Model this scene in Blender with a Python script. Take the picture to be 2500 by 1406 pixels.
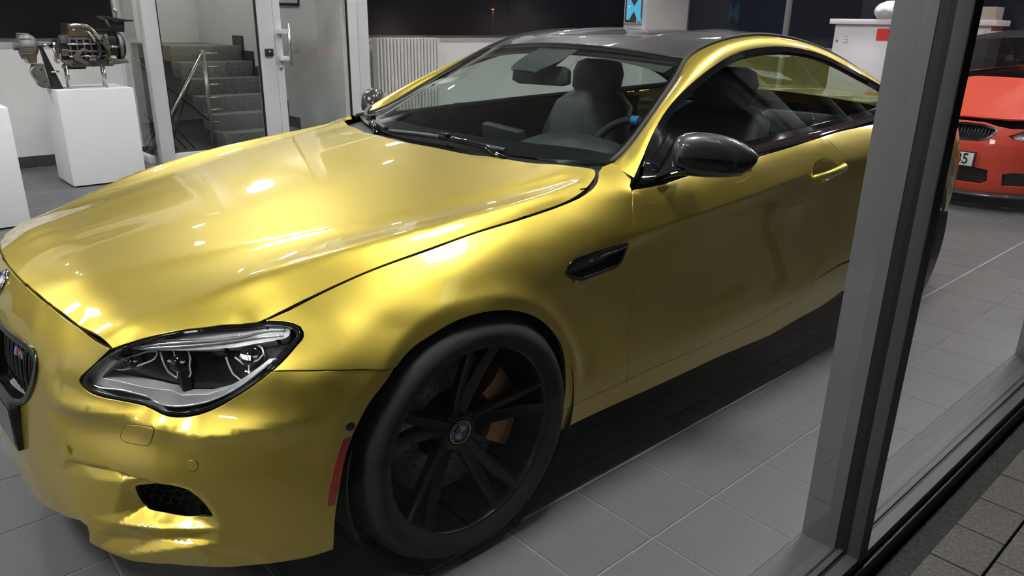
import bpy, bmesh, math, random
import numpy as np
from mathutils import Vector, Matrix, Euler
from mathutils.geometry import delaunay_2d_cdt

scene = bpy.context.scene
for o in list(bpy.data.objects):
    bpy.data.objects.remove(o)
COL = scene.collection

# ---------------------------------------------------------------- camera
# x runs along the car to its tail, y to its right, z up; the origin is on the floor under the front axle
cam_data = bpy.data.cameras.new('camera')
cam_data.sensor_fit = 'HORIZONTAL'
cam_data.sensor_width = 36
cam_data.lens = 1824.36 / 2500 * 36
cam_data.clip_start = .02
cam = bpy.data.objects.new('camera', cam_data)
COL.objects.link(cam)
R3 = Matrix(((0.744961, 0.212020, -0.632520), (-0.666919, 0.259274, -0.698567), (0.015886, 0.942244, 0.334549)))
cam.matrix_world = Matrix.Translation((-1.078759, -2.251592, 1.379944)) @ R3.to_4x4()
scene.camera = cam

# ---------------------------------------------------------------- world: night outside
world = bpy.data.worlds.new('night'); scene.world = world
world.use_nodes = True
bg = world.node_tree.nodes['Background']
bg.inputs[0].default_value = (.010, .011, .016, 1)
bg.inputs[1].default_value = 1.0
scene.view_settings.view_transform = 'Standard'
scene.view_settings.look = 'None'
scene.view_settings.gamma = 1
scene.view_settings.use_curve_mapping = False
scene.view_settings.exposure = 0.0
scene.cycles.max_bounces = 10
scene.cycles.transparent_max_bounces = 24
scene.cycles.caustics_reflective = False
scene.cycles.caustics_refractive = False
scene.cycles.sample_clamp_indirect = 6
scene.cycles.use_denoising = True

# ---------------------------------------------------------------- room constants
CEIL = 3.40                      # ceiling height
Y_BACK, Y_GLASS, X_END, X_START = 6.13, -1.598, 10.5, -6.2
LAMP_X, LAMP_Y = (-5.0, -2.2, .75, 3.75, 6.75, 9.6), (-.85, 2.7)
LAMP_POWER = 112.0

# ---------------------------------------------------------------- helpers
def lin(r, g, b):
    f = lambda c: (c / 12.92 if c <= .04045 else ((c + .055) / 1.055) ** 2.4)
    return (f(r / 255), f(g / 255), f(b / 255), 1)
MATS = {}
def mat(name, col=(.8, .8, .8, 1), rough=.5, metal=0, **kw):
    if name in MATS: return MATS[name]
    m = bpy.data.materials.new(name); m.use_nodes = True
    b = m.node_tree.nodes['Principled BSDF']
    b.inputs['Base Color'].default_value = tuple(col) if len(col) == 4 else (*col, 1)
    b.inputs['Roughness'].default_value = rough
    b.inputs['Metallic'].default_value = metal
    for k, v in kw.items(): b.inputs[k.replace('_', ' ')].default_value = v
    MATS[name] = m
    return m
def nodes(m): return m.node_tree.nodes, m.node_tree.links, m.node_tree.nodes['Principled BSDF']
def noise_col(m, scale, c1, c2, detail=4, coord='Object', stretch=None, lo=.35, hi=.65, bump=0):
    """procedural colour variation (and fine relief) between two colours"""
    N, L, b = nodes(m)
    tc = N.new('ShaderNodeTexCoord'); n = N.new('ShaderNodeTexNoise')
    n.inputs['Scale'].default_value = scale; n.inputs['Detail'].default_value = detail
    if stretch:
        mp = N.new('ShaderNodeMapping'); mp.inputs['Scale'].default_value = stretch
        L.new(tc.outputs[coord], mp.inputs[0]); L.new(mp.outputs[0], n.inputs['Vector'])
    else: L.new(tc.outputs[coord], n.inputs['Vector'])
    r = N.new('ShaderNodeValToRGB')
    r.color_ramp.elements[0].position = lo; r.color_ramp.elements[0].color = (*c1[:3], 1)
    r.color_ramp.elements[1].position = hi; r.color_ramp.elements[1].color = (*c2[:3], 1)
    L.new(n.outputs['Fac'], r.inputs[0]); L.new(r.outputs[0], b.inputs['Base Color'])
    if bump:
        bp = N.new('ShaderNodeBump'); bp.inputs['Strength'].default_value = bump; bp.inputs['Distance'].default_value = .002
        L.new(n.outputs['Fac'], bp.inputs['Height']); L.new(bp.outputs[0], b.inputs['Normal'])
    return m
def glass_mat(name, tint=(1, 1, 1), ior=1.5, rough=0.0, dirt=0):
    """thin pane: straight transmission plus Fresnel reflection"""
    m = bpy.data.materials.new(name); m.use_nodes = True
    N, L = m.node_tree.nodes, m.node_tree.links; N.clear()
    out = N.new('ShaderNodeOutputMaterial'); mx = N.new('ShaderNodeMixShader')
    t = N.new('ShaderNodeBsdfTransparent'); t.inputs[0].default_value = (*tint, 1)
    g = N.new('ShaderNodeBsdfGlossy'); g.inputs['Roughness'].default_value = rough
    g.inputs[0].default_value = (1, 1, 1, 1)
    fr = N.new('ShaderNodeFresnel'); fr.inputs[0].default_value = ior
    # same reflectance from both sides of the single sheet
    ge = N.new('ShaderNodeNewGeometry'); mr = N.new('ShaderNodeMath'); mr.operation = 'MULTIPLY_ADD'
    mr.inputs[1].default_value = 1 / ior - ior; mr.inputs[2].default_value = ior
    L.new(ge.outputs['Backfacing'], mr.inputs[0]); L.new(mr.outputs[0], fr.inputs[0])
    L.new(fr.outputs[0], mx.inputs[0]); L.new(t.outputs[0], mx.inputs[1]); L.new(g.outputs[0], mx.inputs[2])
    L.new(mx.outputs[0], out.inputs[0])
    MATS[name] = m
    return m
def emit_mat(name, col, strength):
    return mat(name, (0, 0, 0, 1), .5, Emission_Color=(*col[:3], 1), Emission_Strength=strength)

def link(name, me, m=None, parent=None):
    o = bpy.data.objects.new(name, me); COL.objects.link(o)
    if m is not None:
        me.materials.append(MATS[m] if isinstance(m, str) else m)
    if parent is not None: o.parent = parent
    return o
def tag(o, label=None, cat=None, group=None, kind=None):
    if label: o['label'] = label
    if cat: o['category'] = cat
    if group: o['group'] = group
    if kind: o['kind'] = kind
    return o
def thing(name, label, cat, loc=(0, 0, 0), rz=0, group=None):
    o = bpy.data.objects.new(name, None); COL.objects.link(o)
    o.location = loc; o.rotation_euler = (0, 0, rz); o.empty_display_size = .1
    return tag(o, label, cat, group)
def dup(root, parent=None):
    c = root.copy(); COL.objects.link(c); c.parent = parent
    for ch in list(root.children): dup(ch, c)
    return c

class MB:
    """collects simple solids into one mesh"""
    def __init__(s): s.v = []; s.f = []; s.sm = []
    def add(s, v, f, smooth=False):
        n = len(s.v); s.v += [tuple(map(float, p)) for p in v]
        s.f += [tuple(i + n for i in q) for q in f]; s.sm += [smooth] * len(f); return s
    def box(s, x0, x1, y0, y1, z0, z1, M=None):
        v = [(x, y, z) for z in (z0, z1) for y in (y0, y1) for x in (x0, x1)]
        if M is not None: v = [M @ Vector(p) for p in v]
        return s.add(v, [(0, 2, 3, 1), (4, 5, 7, 6), (0, 1, 5, 4), (2, 6, 7, 3), (0, 4, 6, 2), (1, 3, 7, 5)])
    def prism(s, poly, axis, a, b, smooth=False):
        """extrude a 2D polygon along axis 0/1/2 from a to b"""
        n = len(poly)
        def P(q, t):
            q = list(q); q.insert(axis, t); return q
        v = [P(q, a) for q in poly] + [P(q, b) for q in poly]
        f = [tuple(range(n))[::-1], tuple(range(n, 2 * n))] + [(i, (i + 1) % n, n + (i + 1) % n, n + i) for i in range(n)]
        return s.add(v, f, smooth)
    def tube(s, pts, r, n=8, caps=True, closed=False):
        pts = [Vector(p) for p in pts]; m = len(pts)
        rs = r if hasattr(r, '__len__') else [r] * m
        v = []; up = None
        for i, p in enumerate(pts):
            if closed: d = pts[(i + 1) % m] - pts[i - 1]
            else: d = pts[min(i + 1, m - 1)] - pts[max(i - 1, 0)]
            d.normalize()
            if up is None: up = Vector((0, 0, 1)) if abs(d.z) < .9 else Vector((1, 0, 0))
            a = d.cross(up).normalized(); b = a.cross(d).normalized(); up = b
            for k in range(n):
                t = 2 * math.pi * k / n
                v.append(p + rs[i] * (math.cos(t) * a + math.sin(t) * b))
        f = []
        for i in range(m if closed else m - 1):
            j = (i + 1) % m
            for k in range(n):
                f.append((i * n + k, i * n + (k + 1) % n, j * n + (k + 1) % n, j * n + k))
        s.add(v, f, True)
        if caps and not closed:
            c = len(s.v) - len(v)
            s.f += [tuple(c + k for k in range(n))[::-1], tuple(c + (m - 1) * n + k for k in range(n))]; s.sm += [False, False]
        return s
    def lathe(s, prof, n=48, M=None, a0=0, a1=2 * math.pi):
        """profile (r, h) turned about local z"""
        full = abs(a1 - a0 - 2 * math.pi) < 1e-6; k = n if full else n + 1
        v = []
        for i in range(k):
            t = a0 + (a1 - a0) * i / n
            for r, h in prof:
                p = Vector((r * math.cos(t), r * math.sin(t), h)); v.append(M @ p if M is not None else p)
        m = len(prof); f = []
        for i in range(n):
            j = (i + 1) % k
            for q in range(m - 1):
                f.append((i * m + q, j * m + q, j * m + q + 1, i * m + q + 1))
        return s.add(v, f, True)
    def build(s, name, m=None, parent=None, weld=0, bevel=0, sharp=None):
        me = bpy.data.meshes.new(name); me.from_pydata(s.v, [], s.f)
        for p, q in zip(me.polygons, s.sm): p.use_smooth = q
        if weld or bevel:
            bm = bmesh.new(); bm.from_mesh(me)
            bmesh.ops.remove_doubles(bm, verts=bm.verts, dist=weld or 1e-5)
            if bevel:
                es = [e for e in bm.edges if len(e.link_faces) == 2 and e.calc_face_angle() > .5]
                bmesh.ops.bevel(bm, geom=es, offset=bevel, segments=2, profile=.6, affect='EDGES', clamp_overlap=True)
                for fc in bm.faces: fc.smooth = True
            bm.to_mesh(me); bm.free()
            if bevel:
                me.set_sharp_from_angle(angle=.7)
        if sharp: 
            for p in me.polygons: p.use_smooth = True
            me.set_sharp_from_angle(angle=sharp)
        me.update()
        return link(name, me, m, parent)
def boxobj(name, m, x0, x1, y0, y1, z0, z1, parent=None, bevel=0):
    return MB().box(x0, x1, y0, y1, z0, z1).build(name, m, parent, bevel=bevel)

def resample(pts, n):
    p = np.asarray(pts, float)
    L = np.concatenate([[0], np.cumsum(np.linalg.norm(np.diff(p, axis=0), axis=1))])
    t = np.linspace(0, L[-1], n)
    return np.stack([np.interp(t, L, p[:, k]) for k in range(p.shape[1])], 1)
def smoothline(pts, n):
    """cubic spline through points by chord length"""
    p = np.asarray(pts, float)
    L = np.concatenate([[0], np.cumsum(np.linalg.norm(np.diff(p, axis=0), axis=1))])
    t = np.linspace(0, L[-1], n)
    return np.stack([cspl(L, p[:, k])(t) for k in range(p.shape[1])], 1)
def inset(poly, g):
    p = np.asarray(poly, float); n = len(p)
    ar = .5 * np.sum(p[:, 0] * np.roll(p[:, 1], -1) - np.roll(p[:, 0], -1) * p[:, 1])
    s = 1 if ar > 0 else -1
    e0 = p - np.roll(p, 1, 0); e1 = np.roll(p, -1, 0) - p
    e0 /= np.linalg.norm(e0, axis=1)[:, None] + 1e-12; e1 /= np.linalg.norm(e1, axis=1)[:, None] + 1e-12
    n0 = s * np.stack([-e0[:, 1], e0[:, 0]], 1); n1 = s * np.stack([-e1[:, 1], e1[:, 0]], 1)
    b = n0 + n1; b /= np.linalg.norm(b, axis=1)[:, None] + 1e-12
    c = np.clip((b * n0).sum(1), .5, 1)
    return p + b * (g / c)[:, None]
def in_poly(poly, q):
    p = np.asarray(poly); x, y = q[:, 0], q[:, 1]; r = np.zeros(len(q), bool)
    a = p; b = np.roll(p, -1, 0)
    for (x0, y0), (x1, y1) in zip(a, b):
        if y0 == y1: continue
        m = ((y0 > y) != (y1 > y)) & (x < (x1 - x0) * (y - y0) / (y1 - y0) + x0)
        r ^= m
    return r
def dist_poly(poly, q):
    p = np.asarray(poly); d = np.full(len(q), 1e9)
    for a, b in zip(p, np.roll(p, -1, 0)):
        e = b - a; t = np.clip(((q - a) @ e) / (e @ e + 1e-15), 0, 1)
        d = np.minimum(d, np.hypot(*(q - a - t[:, None] * e).T))
    return d
def dens(poly, h):
    """subdivide long edges of a closed outline"""
    out = []; p = np.asarray(poly, float)
    for a, b in zip(p, np.roll(p, -1, 0)):
        k = max(1, int(math.ceil(np.linalg.norm(b - a) / h)))
        for i in range(k): out.append(a + (b - a) * i / k)
    return np.array(out)
def panel(name, outline, lift, m, parent=None, h=.02, gap=.0018, flange=.014, holes=(), mirror=False, out=1, grid=None, roll=.0016, extra=None, flange_dir=None):
    """trimmed skin panel: outline in the (u,v) plane, lifted to 3D by lift(u,v)->(n,3),
    exact normals, rolled edges and a flange turned inwards along its rim"""
    loops = [dens(inset(dens(outline, h), gap), h)] + [dens(inset(dens(q, h), -gap), h) for q in holes]
    pts = []; edges = []
    for lp in loops:
        s = len(pts); k = len(lp)
        pts += [tuple(q) for q in lp]; edges += [(s + i, s + (i + 1) % k) for i in range(k)]
    lo = loops[0].min(0); hi = loops[0].max(0)
    gx = np.arange(lo[0] + h * .37, hi[0], h); gy = np.arange(lo[1] + h * .41, hi[1], h)
    G = np.stack(np.meshgrid(gx, gy), -1).reshape(-1, 2)
    if extra is not None and len(extra): G = np.concatenate([G, np.asarray(extra, float)])
    k = in_poly(loops[0], G)
    for lp in loops[1:]: k &= ~in_poly(lp, G)
    G = G[k]
    for lp in loops: G = G[dist_poly(lp, G) > h * .35]
    pts += [tuple(q) for q in G]
    r = delaunay_2d_cdt([Vector(q) for q in pts], edges, [], 0, 1e-7, True)
    V = np.array([tuple(q) for q in r[0]]); F = [tuple(f) for f in r[2]]
    T = np.array([V[list(f)].mean(0) for f in F])
    k = in_poly(loops[0], T)
    for lp in loops[1:]: k &= ~in_poly(lp, T)
    F = [f for f, ok in zip(F, k) if ok]
    u, v = V[:, 0], V[:, 1]
    X = lift(u, v); e = 4e-4
    N = np.cross(lift(u + e, v) - lift(u - e, v), lift(u, v + e) - lift(u, v - e)); N /= np.linalg.norm(N, axis=1)[:, None] + 1e-15
    N *= out
    # orient faces to the normals
    FF = []
    for f in F:
        a, b, c = X[f[0]], X[f[1]], X[f[2]]
        FF.append(f if np.dot(np.cross(b - a, c - a), N[f[0]]) > 0 else f[::-1])
    F = FF
    # rim
    cnt = {}
    for f in F:
        for i in range(len(f)): cnt[(f[i], f[(i + 1) % len(f)])] = 1
    rim = [(a, b) for a, b in cnt if (b, a) not in cnt]
    nx = {a: b for a, b in rim}; pv = {b: a for a, b in rim}
    XX = list(X); NN = list(N)
    if flange:
        ids = {}
        for a in nx:
            t = X[nx[a]] - X[pv.get(a, a)]; t /= np.linalg.norm(t) + 1e-12
            o = np.cross(t, N[a])
            o /= np.linalg.norm(o) + 1e-12
            s = -1 if np.dot(np.cross(N[a], t), o) > 0 else 1
            ow = o
            fd = -N[a] if flange_dir is None else np.asarray(flange_dir, float)
            p1 = X[a] + ow * roll * .7 - N[a] * roll * .3
            p2 = X[a] + ow * roll - N[a] * roll * 1.0
            p3 = X[a] + ow * roll + fd * flange
            k0 = len(XX); XX += [p1, p2, p3]
            n1 = ow * .7 + N[a] * .7; NN += [n1 / np.linalg.norm(n1), ow, ow]
            ids[a] = k0
        for a, b in rim:
            if a in ids and b in ids:
                A, B = ids[a], ids[b]
                F += [(b, a, A, B), (B, A, A + 1, B + 1), (B + 1, A + 1, A + 2, B + 2)]
    XX = np.array(XX); NN = np.array(NN)
    def make(nm, X_, N_, F_):
        me = bpy.data.meshes.new(nm); me.from_pydata([tuple(p) for p in X_], [], F_)
        for p in me.polygons: p.use_smooth = True
        me.normals_split_custom_set_from_vertices([tuple(n) for n in N_])
        return me
    o = link(name, make(name, XX, NN, F), m, parent)
    if not mirror: return o
    fl = np.array([1, -1, 1])
    o2 = link(name, make(name, XX * fl, NN * fl, [f[::-1] for f in F]), m, mirror if mirror is not True else parent)
    return o, o2

def loft(name, rails, m, parent=None, n=40, sub=6, closed=False, mirror=False, flip=False, smooth=True, thick=0):
    """smooth skin through a set of 3D rails"""
    R = np.stack([smoothline(r, n) if len(r) > 2 else resample(r, n) for r in rails])
    k = len(R)
    if sub > 1 and k > 2:
        t = np.arange(k); tt = np.linspace(0, k - 1, (k - 1) * sub + 1)
        S = np.stack([np.stack([cspl(t, R[:, i, c])(tt) for c in range(3)], 1) for i in range(n)], 1)
    elif k == 2 and sub > 1:
        tt = np.linspace(0, 1, sub + 1)[:, None, None]; S = R[0] * (1 - tt) + R[1] * tt
    else: S = R
    a, b = S.shape[:2]
    V = S.reshape(-1, 3); F = []
    for i in range(a - 1):
        for j in range(b - 1):
            q = (i * b + j, i * b + j + 1, (i + 1) * b + j + 1, (i + 1) * b + j)
            F.append(q[::-1] if flip else q)
    def make(nm, V, F):
        me = bpy.data.meshes.new(nm); me.from_pydata([tuple(p) for p in V], [], F)
        for p in me.polygons: p.use_smooth = smooth
        if thick:
            bm = bmesh.new(); bm.from_mesh(me)
            bmesh.ops.solidify(bm, geom=bm.faces[:], thickness=thick)
            bm.to_mesh(me); bm.free(); me.set_sharp_from_angle(angle=.8)
        return me
    o = link(name, make(name, V, F), m, parent)
    if not mirror: return o
    o2 = link(name, make(name, V * np.array([1, -1, 1]), [f[::-1] for f in F]), m, mirror if mirror is not True else parent)
    return o, o2
def text_obj(name, s, size, m, parent, M, extrude=.0006, align='CENTER', bold=False, shear=0):
    cu = bpy.data.curves.new(name, 'FONT'); cu.body = s; cu.size = size; cu.extrude = extrude
    cu.align_x = align; cu.align_y = 'CENTER'; cu.shear = shear
    if bold: cu.offset = size * .02
    t = bpy.data.objects.new(name, cu); COL.objects.link(t)
    dg = bpy.context.evaluated_depsgraph_get()
    me = bpy.data.meshes.new_from_object(t.evaluated_get(dg))
    bpy.data.objects.remove(t)
    me.transform(M)
    me.materials.clear()
    return link(name, me, m, parent)
def frame_at(p, nrm, up=(0, 0, 1)):
    """matrix whose z looks along nrm and whose y is closest to up"""
    z = Vector(nrm).normalized(); x = Vector(up).cross(z).normalized(); y = z.cross(x)
    return Matrix(((x.x, y.x, z.x, p[0]), (x.y, y.y, z.y, p[1]), (x.z, y.z, z.z, p[2]), (0, 0, 0, 1)))
def smooth_closed(pts, n, k=1.0):
    p = np.asarray(pts, float); q = np.concatenate([p[-3:], p, p[:3]])
    L = np.concatenate([[0], np.cumsum(np.linalg.norm(np.diff(q, axis=0), axis=1))])
    t = np.linspace(L[3], L[-3], n + 1)[:-1]
    # linear resample with light smoothing keeps corners in place
    o = np.stack([np.interp(t, L, q[:, c]) for c in range(2)], 1)
    for _ in range(int(2 + 2 * k)):
        o = (np.roll(o, 1, 0) + 2 * o + np.roll(o, -1, 0)) / 4
    return o
mat('black_gloss', (.006, .006, .007, 1), .06, Coat_Weight=.5)
mat('black_plastic', (.012, .012, .013, 1), .45)
mat('rubber_black', (.012, .012, .012, 1), .7)
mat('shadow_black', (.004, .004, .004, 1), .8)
mat('chrome', (.85, .85, .86, 1), .06, 1)

# outlines of the body panels: (x, z) on the flanks, (angle, z) on the nose
O_DOOR_GAP = [[0.6486, 0.9145], [0.6294, 0.8753], [0.6207, 0.827], [0.6216, 0.7911], [0.6285, 0.763], [0.6428, 0.6934], [0.648, 0.6036], [0.6392, 0.5395], [0.6298, 0.4953], [0.6185, 0.4301], [0.6209, 0.3822], [0.629, 0.3481], [0.6253, 0.3183]]
O_SILL_SEAM = [[0.34, 0.3118], [0.4732, 0.316], [0.6253, 0.3183], [0.8041, 0.3209], [1.0, 0.3166], [1.3111, 0.3212]]
O_DOOR_LOW = [[1.4915, 0.3304], [1.6428, 0.3409], [1.7392, 0.3619], [1.7724, 0.3834]]
O_DOOR_REAR = [[1.7729, 0.4012], [1.8387, 0.475], [1.9193, 0.5411], [1.9649, 0.6282], [1.972, 0.7266], [1.9393, 0.8163], [1.904, 0.8801], [1.8545, 0.9417], [1.8182, 0.9775]]
O_BELT = [[1.8125, 0.9779], [1.5711, 0.9589], [1.3441, 0.9473], [1.1092, 0.9382], [0.9107, 0.9253], [0.8056, 0.9179], [0.6552, 0.918]]
O_FENDER_ARCH = [[-0.2352, 0.6338], [-0.1929, 0.6603], [-0.1323, 0.6816], [-0.0726, 0.6998], [-0.0079, 0.7079], [0.065, 0.7011], [0.1334, 0.681], [0.2086, 0.6427], [0.2728, 0.5879], [0.3131, 0.5309], [0.3346, 0.4645], [0.3414, 0.4007], [0.3391, 0.3391]]
O_ARCH_LOW = [[0.34, 0.3118], [0.3308, 0.3034], [0.3017, 0.2514]]
O_FENDER_SEAM = [[-0.4842, 0.6639], [-0.437, 0.6631], [-0.3855, 0.6597], [-0.319, 0.6501], [-0.2429, 0.6343]]
O_FENDER_LAMP = [[-0.4394, 0.7346], [-0.4171, 0.7352], [-0.3996, 0.7338], [-0.3897, 0.7289], [-0.3926, 0.7199], [-0.4093, 0.7076], [-0.442, 0.6889], [-0.4817, 0.6649]]
O_SILL_BOT = [[0.3062, 0.2439], [0.5033, 0.2445], [0.7639, 0.2409], [1.1538, 0.238], [1.5282, 0.225], [1.9116, 0.252], [2.0856, 0.2898]]
O_VENT = [[0.5963, 0.7754], [0.6005, 0.7675], [0.5951, 0.7536], [0.5868, 0.7265], [0.5764, 0.7118], [0.5588, 0.7027], [0.4735, 0.6999], [0.403, 0.6989], [0.3773, 0.7057], [0.3484, 0.7201], [0.3292, 0.7327], [0.3277, 0.7411], [0.342, 0.7579], [0.3567, 0.7649], [0.376, 0.7692], [0.4642, 0.7742], [0.5371, 0.7764], [0.5749, 0.7772]]
O_HANDLE_REC = [[1.6838, 0.8957], [1.74, 0.907], [1.8014, 0.8958], [1.8386, 0.8756], [1.8504, 0.8563], [1.8474, 0.8264], [1.7587, 0.8053], [1.695, 0.8246], [1.6539, 0.8537], [1.6591, 0.8789]]
O_CREASE_PX = [[0.6174, 0.7943], [0.8093, 0.8066], [1.1433, 0.8235], [1.5557, 0.8542], [2.0238, 0.8909]]
O_VENT_TAIL = [[0.3683, 0.7083], [0.4393, 0.6695], [0.528, 0.6201], [0.5886, 0.5844]]
O_LAMP_LOW = [[0.5862, 0.7008], [0.5485, 0.6713], [0.5202, 0.6427], [0.5034, 0.6178], [0.5103, 0.6073], [0.5271, 0.5958], [0.5735, 0.5841], [0.6325, 0.5717], [0.6635, 0.5653], [0.6857, 0.559], [0.7133, 0.5539], [0.74, 0.5548], [0.7826, 0.5695], [0.8268, 0.5948], [0.8716, 0.6274], [0.9159, 0.6637]]
O_NOSE_SEAM = [[0.9159, 0.6637], [0.9716, 0.6615], [1.0299, 0.6592], [1.0978, 0.6489], [1.171, 0.6346]]
O_NOSE_ARCH = [[1.1757, 0.6351], [1.1569, 0.6124], [1.1182, 0.5736], [1.088, 0.527], [1.0653, 0.4764], [1.0483, 0.4163], [1.0354, 0.3538], [1.028, 0.3135], [1.0212, 0.257], [1.0166, 0.2079]]
O_NOSE_BOT = [[1.0166, 0.2079], [0.9625, 0.1978], [0.8957, 0.1917], [0.8297, 0.1871], [0.7636, 0.1888], [0.6765, 0.1975], [0.6019, 0.1978], [0.5713, 0.2048], [0.5198, 0.2156], [0.4895, 0.2206], [0.4984, 0.2487], [0.4971, 0.2689], [0.4754, 0.2752], [0.4165, 0.2596], [0.3476, 0.2463], [0.2581, 0.2272]]
O_INTAKE = [[0.6173, 0.3894], [0.6496, 0.3964], [0.6837, 0.4054], [0.7222, 0.4001], [0.7427, 0.3903], [0.757, 0.3689], [0.77, 0.3473], [0.7787, 0.3204], [0.727, 0.3171], [0.6651, 0.3188], [0.6212, 0.3276], [0.6165, 0.3621]]
O_SCOOP_TOP = [[0.4422, 0.4152], [0.4765, 0.4283], [0.5614, 0.4284], [0.6363, 0.4181], [0.6646, 0.4125]]
O_SCOOP_LOW = [[0.4305, 0.3842], [0.5317, 0.3951], [0.5977, 0.4017], [0.6644, 0.4104]]
O_WING_RIDGE = [[0.5156, 0.2989], [0.6133, 0.3295]]
O_WING_TOP = [[0.5156, 0.2989], [0.5813, 0.3005], [0.6745, 0.3003], [0.7879, 0.2948]]
O_WING_LOW = [[0.5815, 0.2158], [0.6677, 0.2382], [0.735, 0.2518], [0.79, 0.2648], [0.7977, 0.2753], [0.7919, 0.2937]]
O_KIDNEY = [[0.1054, 0.6437], [0.2126, 0.65], [0.2994, 0.6526], [0.3356, 0.6482], [0.355, 0.6344], [0.3577, 0.6075], [0.3382, 0.5675], [0.304, 0.5254], [0.2788, 0.5043], [0.231, 0.488], [0.1605, 0.4755], [0.0661, 0.4557]]
O_TOW = [[0.6046, 0.5323], [0.6382, 0.5368], [0.6689, 0.5409], [0.6773, 0.5352], [0.6672, 0.5105], [0.6583, 0.491], [0.6255, 0.4896], [0.5971, 0.491], [0.5875, 0.4988], [0.5921, 0.5159]]
O_SENSOR = [[0.7492, 0.4556]]
O_DOT = [[1.0695, 0.5227]]
O_MARKER = [[1.0526, 0.495], [1.0681, 0.4959], [1.0555, 0.4549], [1.0414, 0.4014], [1.0306, 0.3594], [1.0248, 0.3333], [1.0109, 0.3332], [1.0179, 0.3752], [1.0311, 0.4287], [1.0415, 0.4628]]
O_PLATE_CORNER = [[0.2286, 0.3797]]
O_EMBLEM = [[0.0401, 0.72]]
# ---------------------------------------------------------------- car body master surfaces
class TPS:
    """thin plate smoothing spline z=f(u,v)"""
    def __init__(s, pts, vals, scale=(1, 1), lam=1e-5):
        s.sc = np.array(scale, float)
        s.X = np.asarray(pts, float) * s.sc
        n = len(s.X)
        A = s.K(s.X) + lam * np.eye(n)
        Q = np.hstack([np.ones((n, 1)), s.X])
        M = np.block([[A, Q], [Q.T, np.zeros((3, 3))]])
        sol = np.linalg.solve(M, np.concatenate([np.asarray(vals, float), np.zeros(3)]))
        s.w, s.a = sol[:n], sol[n:]
    def K(s, U):
        d2 = ((U[:, None, :] - s.X[None]) ** 2).sum(2)
        return 0.5 * d2 * np.log(d2 + 1e-12)
    def __call__(s, u, v):
        U = np.stack([np.ravel(u), np.ravel(v)], 1).astype(float) * s.sc
        r = np.empty(len(U))
        for i in range(0, len(U), 4000):
            c = U[i:i + 4000]
            r[i:i + 4000] = s.K(c) @ s.w + s.a[0] + c @ s.a[1:]
        return r.reshape(np.shape(u))

def poly_sd(poly, u, v):
    """signed distance to an open polyline and the fraction along it"""
    P = np.asarray(poly, float)
    q = np.stack([np.ravel(u), np.ravel(v)], 1)
    L = np.concatenate([[0], np.cumsum(np.hypot(*np.diff(P, axis=0).T))])
    best = np.full(len(q), 1e9); sd = np.zeros(len(q)); tt = np.zeros(len(q))
    n = len(P) - 1
    for i in range(n):
        a, b = P[i], P[i + 1]; e = b - a; l2 = e @ e
        t = ((q - a) @ e) / l2
        tc = np.clip(t, 0 if i else -50, 1 if i < n - 1 else 50)
        d = q - a - tc[:, None] * e
        dd = np.hypot(d[:, 0], d[:, 1])
        m = dd < best
        best[m] = dd[m]
        cr = e[0] * (q[:, 1] - a[1]) - e[1] * (q[:, 0] - a[0])
        sd[m] = (np.sign(cr) * dd)[m]
        tt[m] = ((L[i] + tc * math.sqrt(l2)) / L[-1])[m]
    return sd.reshape(np.shape(u)), tt.reshape(np.shape(u))

def sstep(a, b, t):
    t = np.clip((np.asarray(t, float) - a) / (b - a), 0, 1)
    return t * t * (3 - 2 * t)

def cspl(xs, ys):
    """natural cubic spline"""
    xs = np.asarray(xs, float); ys = np.asarray(ys, float); n = len(xs)
    h = np.diff(xs); A = np.eye(n); r = np.zeros(n)
    for i in range(1, n - 1):
        A[i, i - 1:i + 2] = h[i - 1], 2 * (h[i - 1] + h[i]), h[i]
        r[i] = 6 * ((ys[i + 1] - ys[i]) / h[i] - (ys[i] - ys[i - 1]) / h[i - 1])
    m = np.linalg.solve(A, r)
    def f(x):
        x = np.asarray(x, float)
        i = np.clip(np.searchsorted(xs, x) - 1, 0, n - 2)
        hh = h[i]; a = (xs[i + 1] - x) / hh; b = (x - xs[i]) / hh
        return a * ys[i] + b * ys[i + 1] + ((a ** 3 - a) * m[i] + (b ** 3 - b) * m[i + 1]) * hh * hh / 6
    return f

# plan and height of the hood / fender shut line (half width and height against x)
HG_X = [-.46, -.346, -.209, -.013, .096, .217, .331, .413, .47, .526, .565, .592, .609]
HG_W = [.710, .738, .766, .796, .806, .813, .815, .815, .811, .800, .786, .770, .752]
HG_Z = [.729, .770, .812, .850, .867, .879, .890, .900, .911, .928, .945, .959, .968]
hg_w, hg_z = cspl(HG_X, HG_W), cspl(HG_X, HG_Z)
def hf_x(y): return -.808 + .234 * y * y
def hf_z(y): return .752 - .157 * y * y
def hr_x(y): return .43 + .179 * (y / .7515) ** 2
def hr_z(y): return .975 - .008 * (y / .75) ** 2
# crest of the dome on the hood
def dome_w(x): return .548 + .336 * x - .059 * x * x
def dome_z(x): return .884 + .137 * x - .006 * x * x

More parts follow.
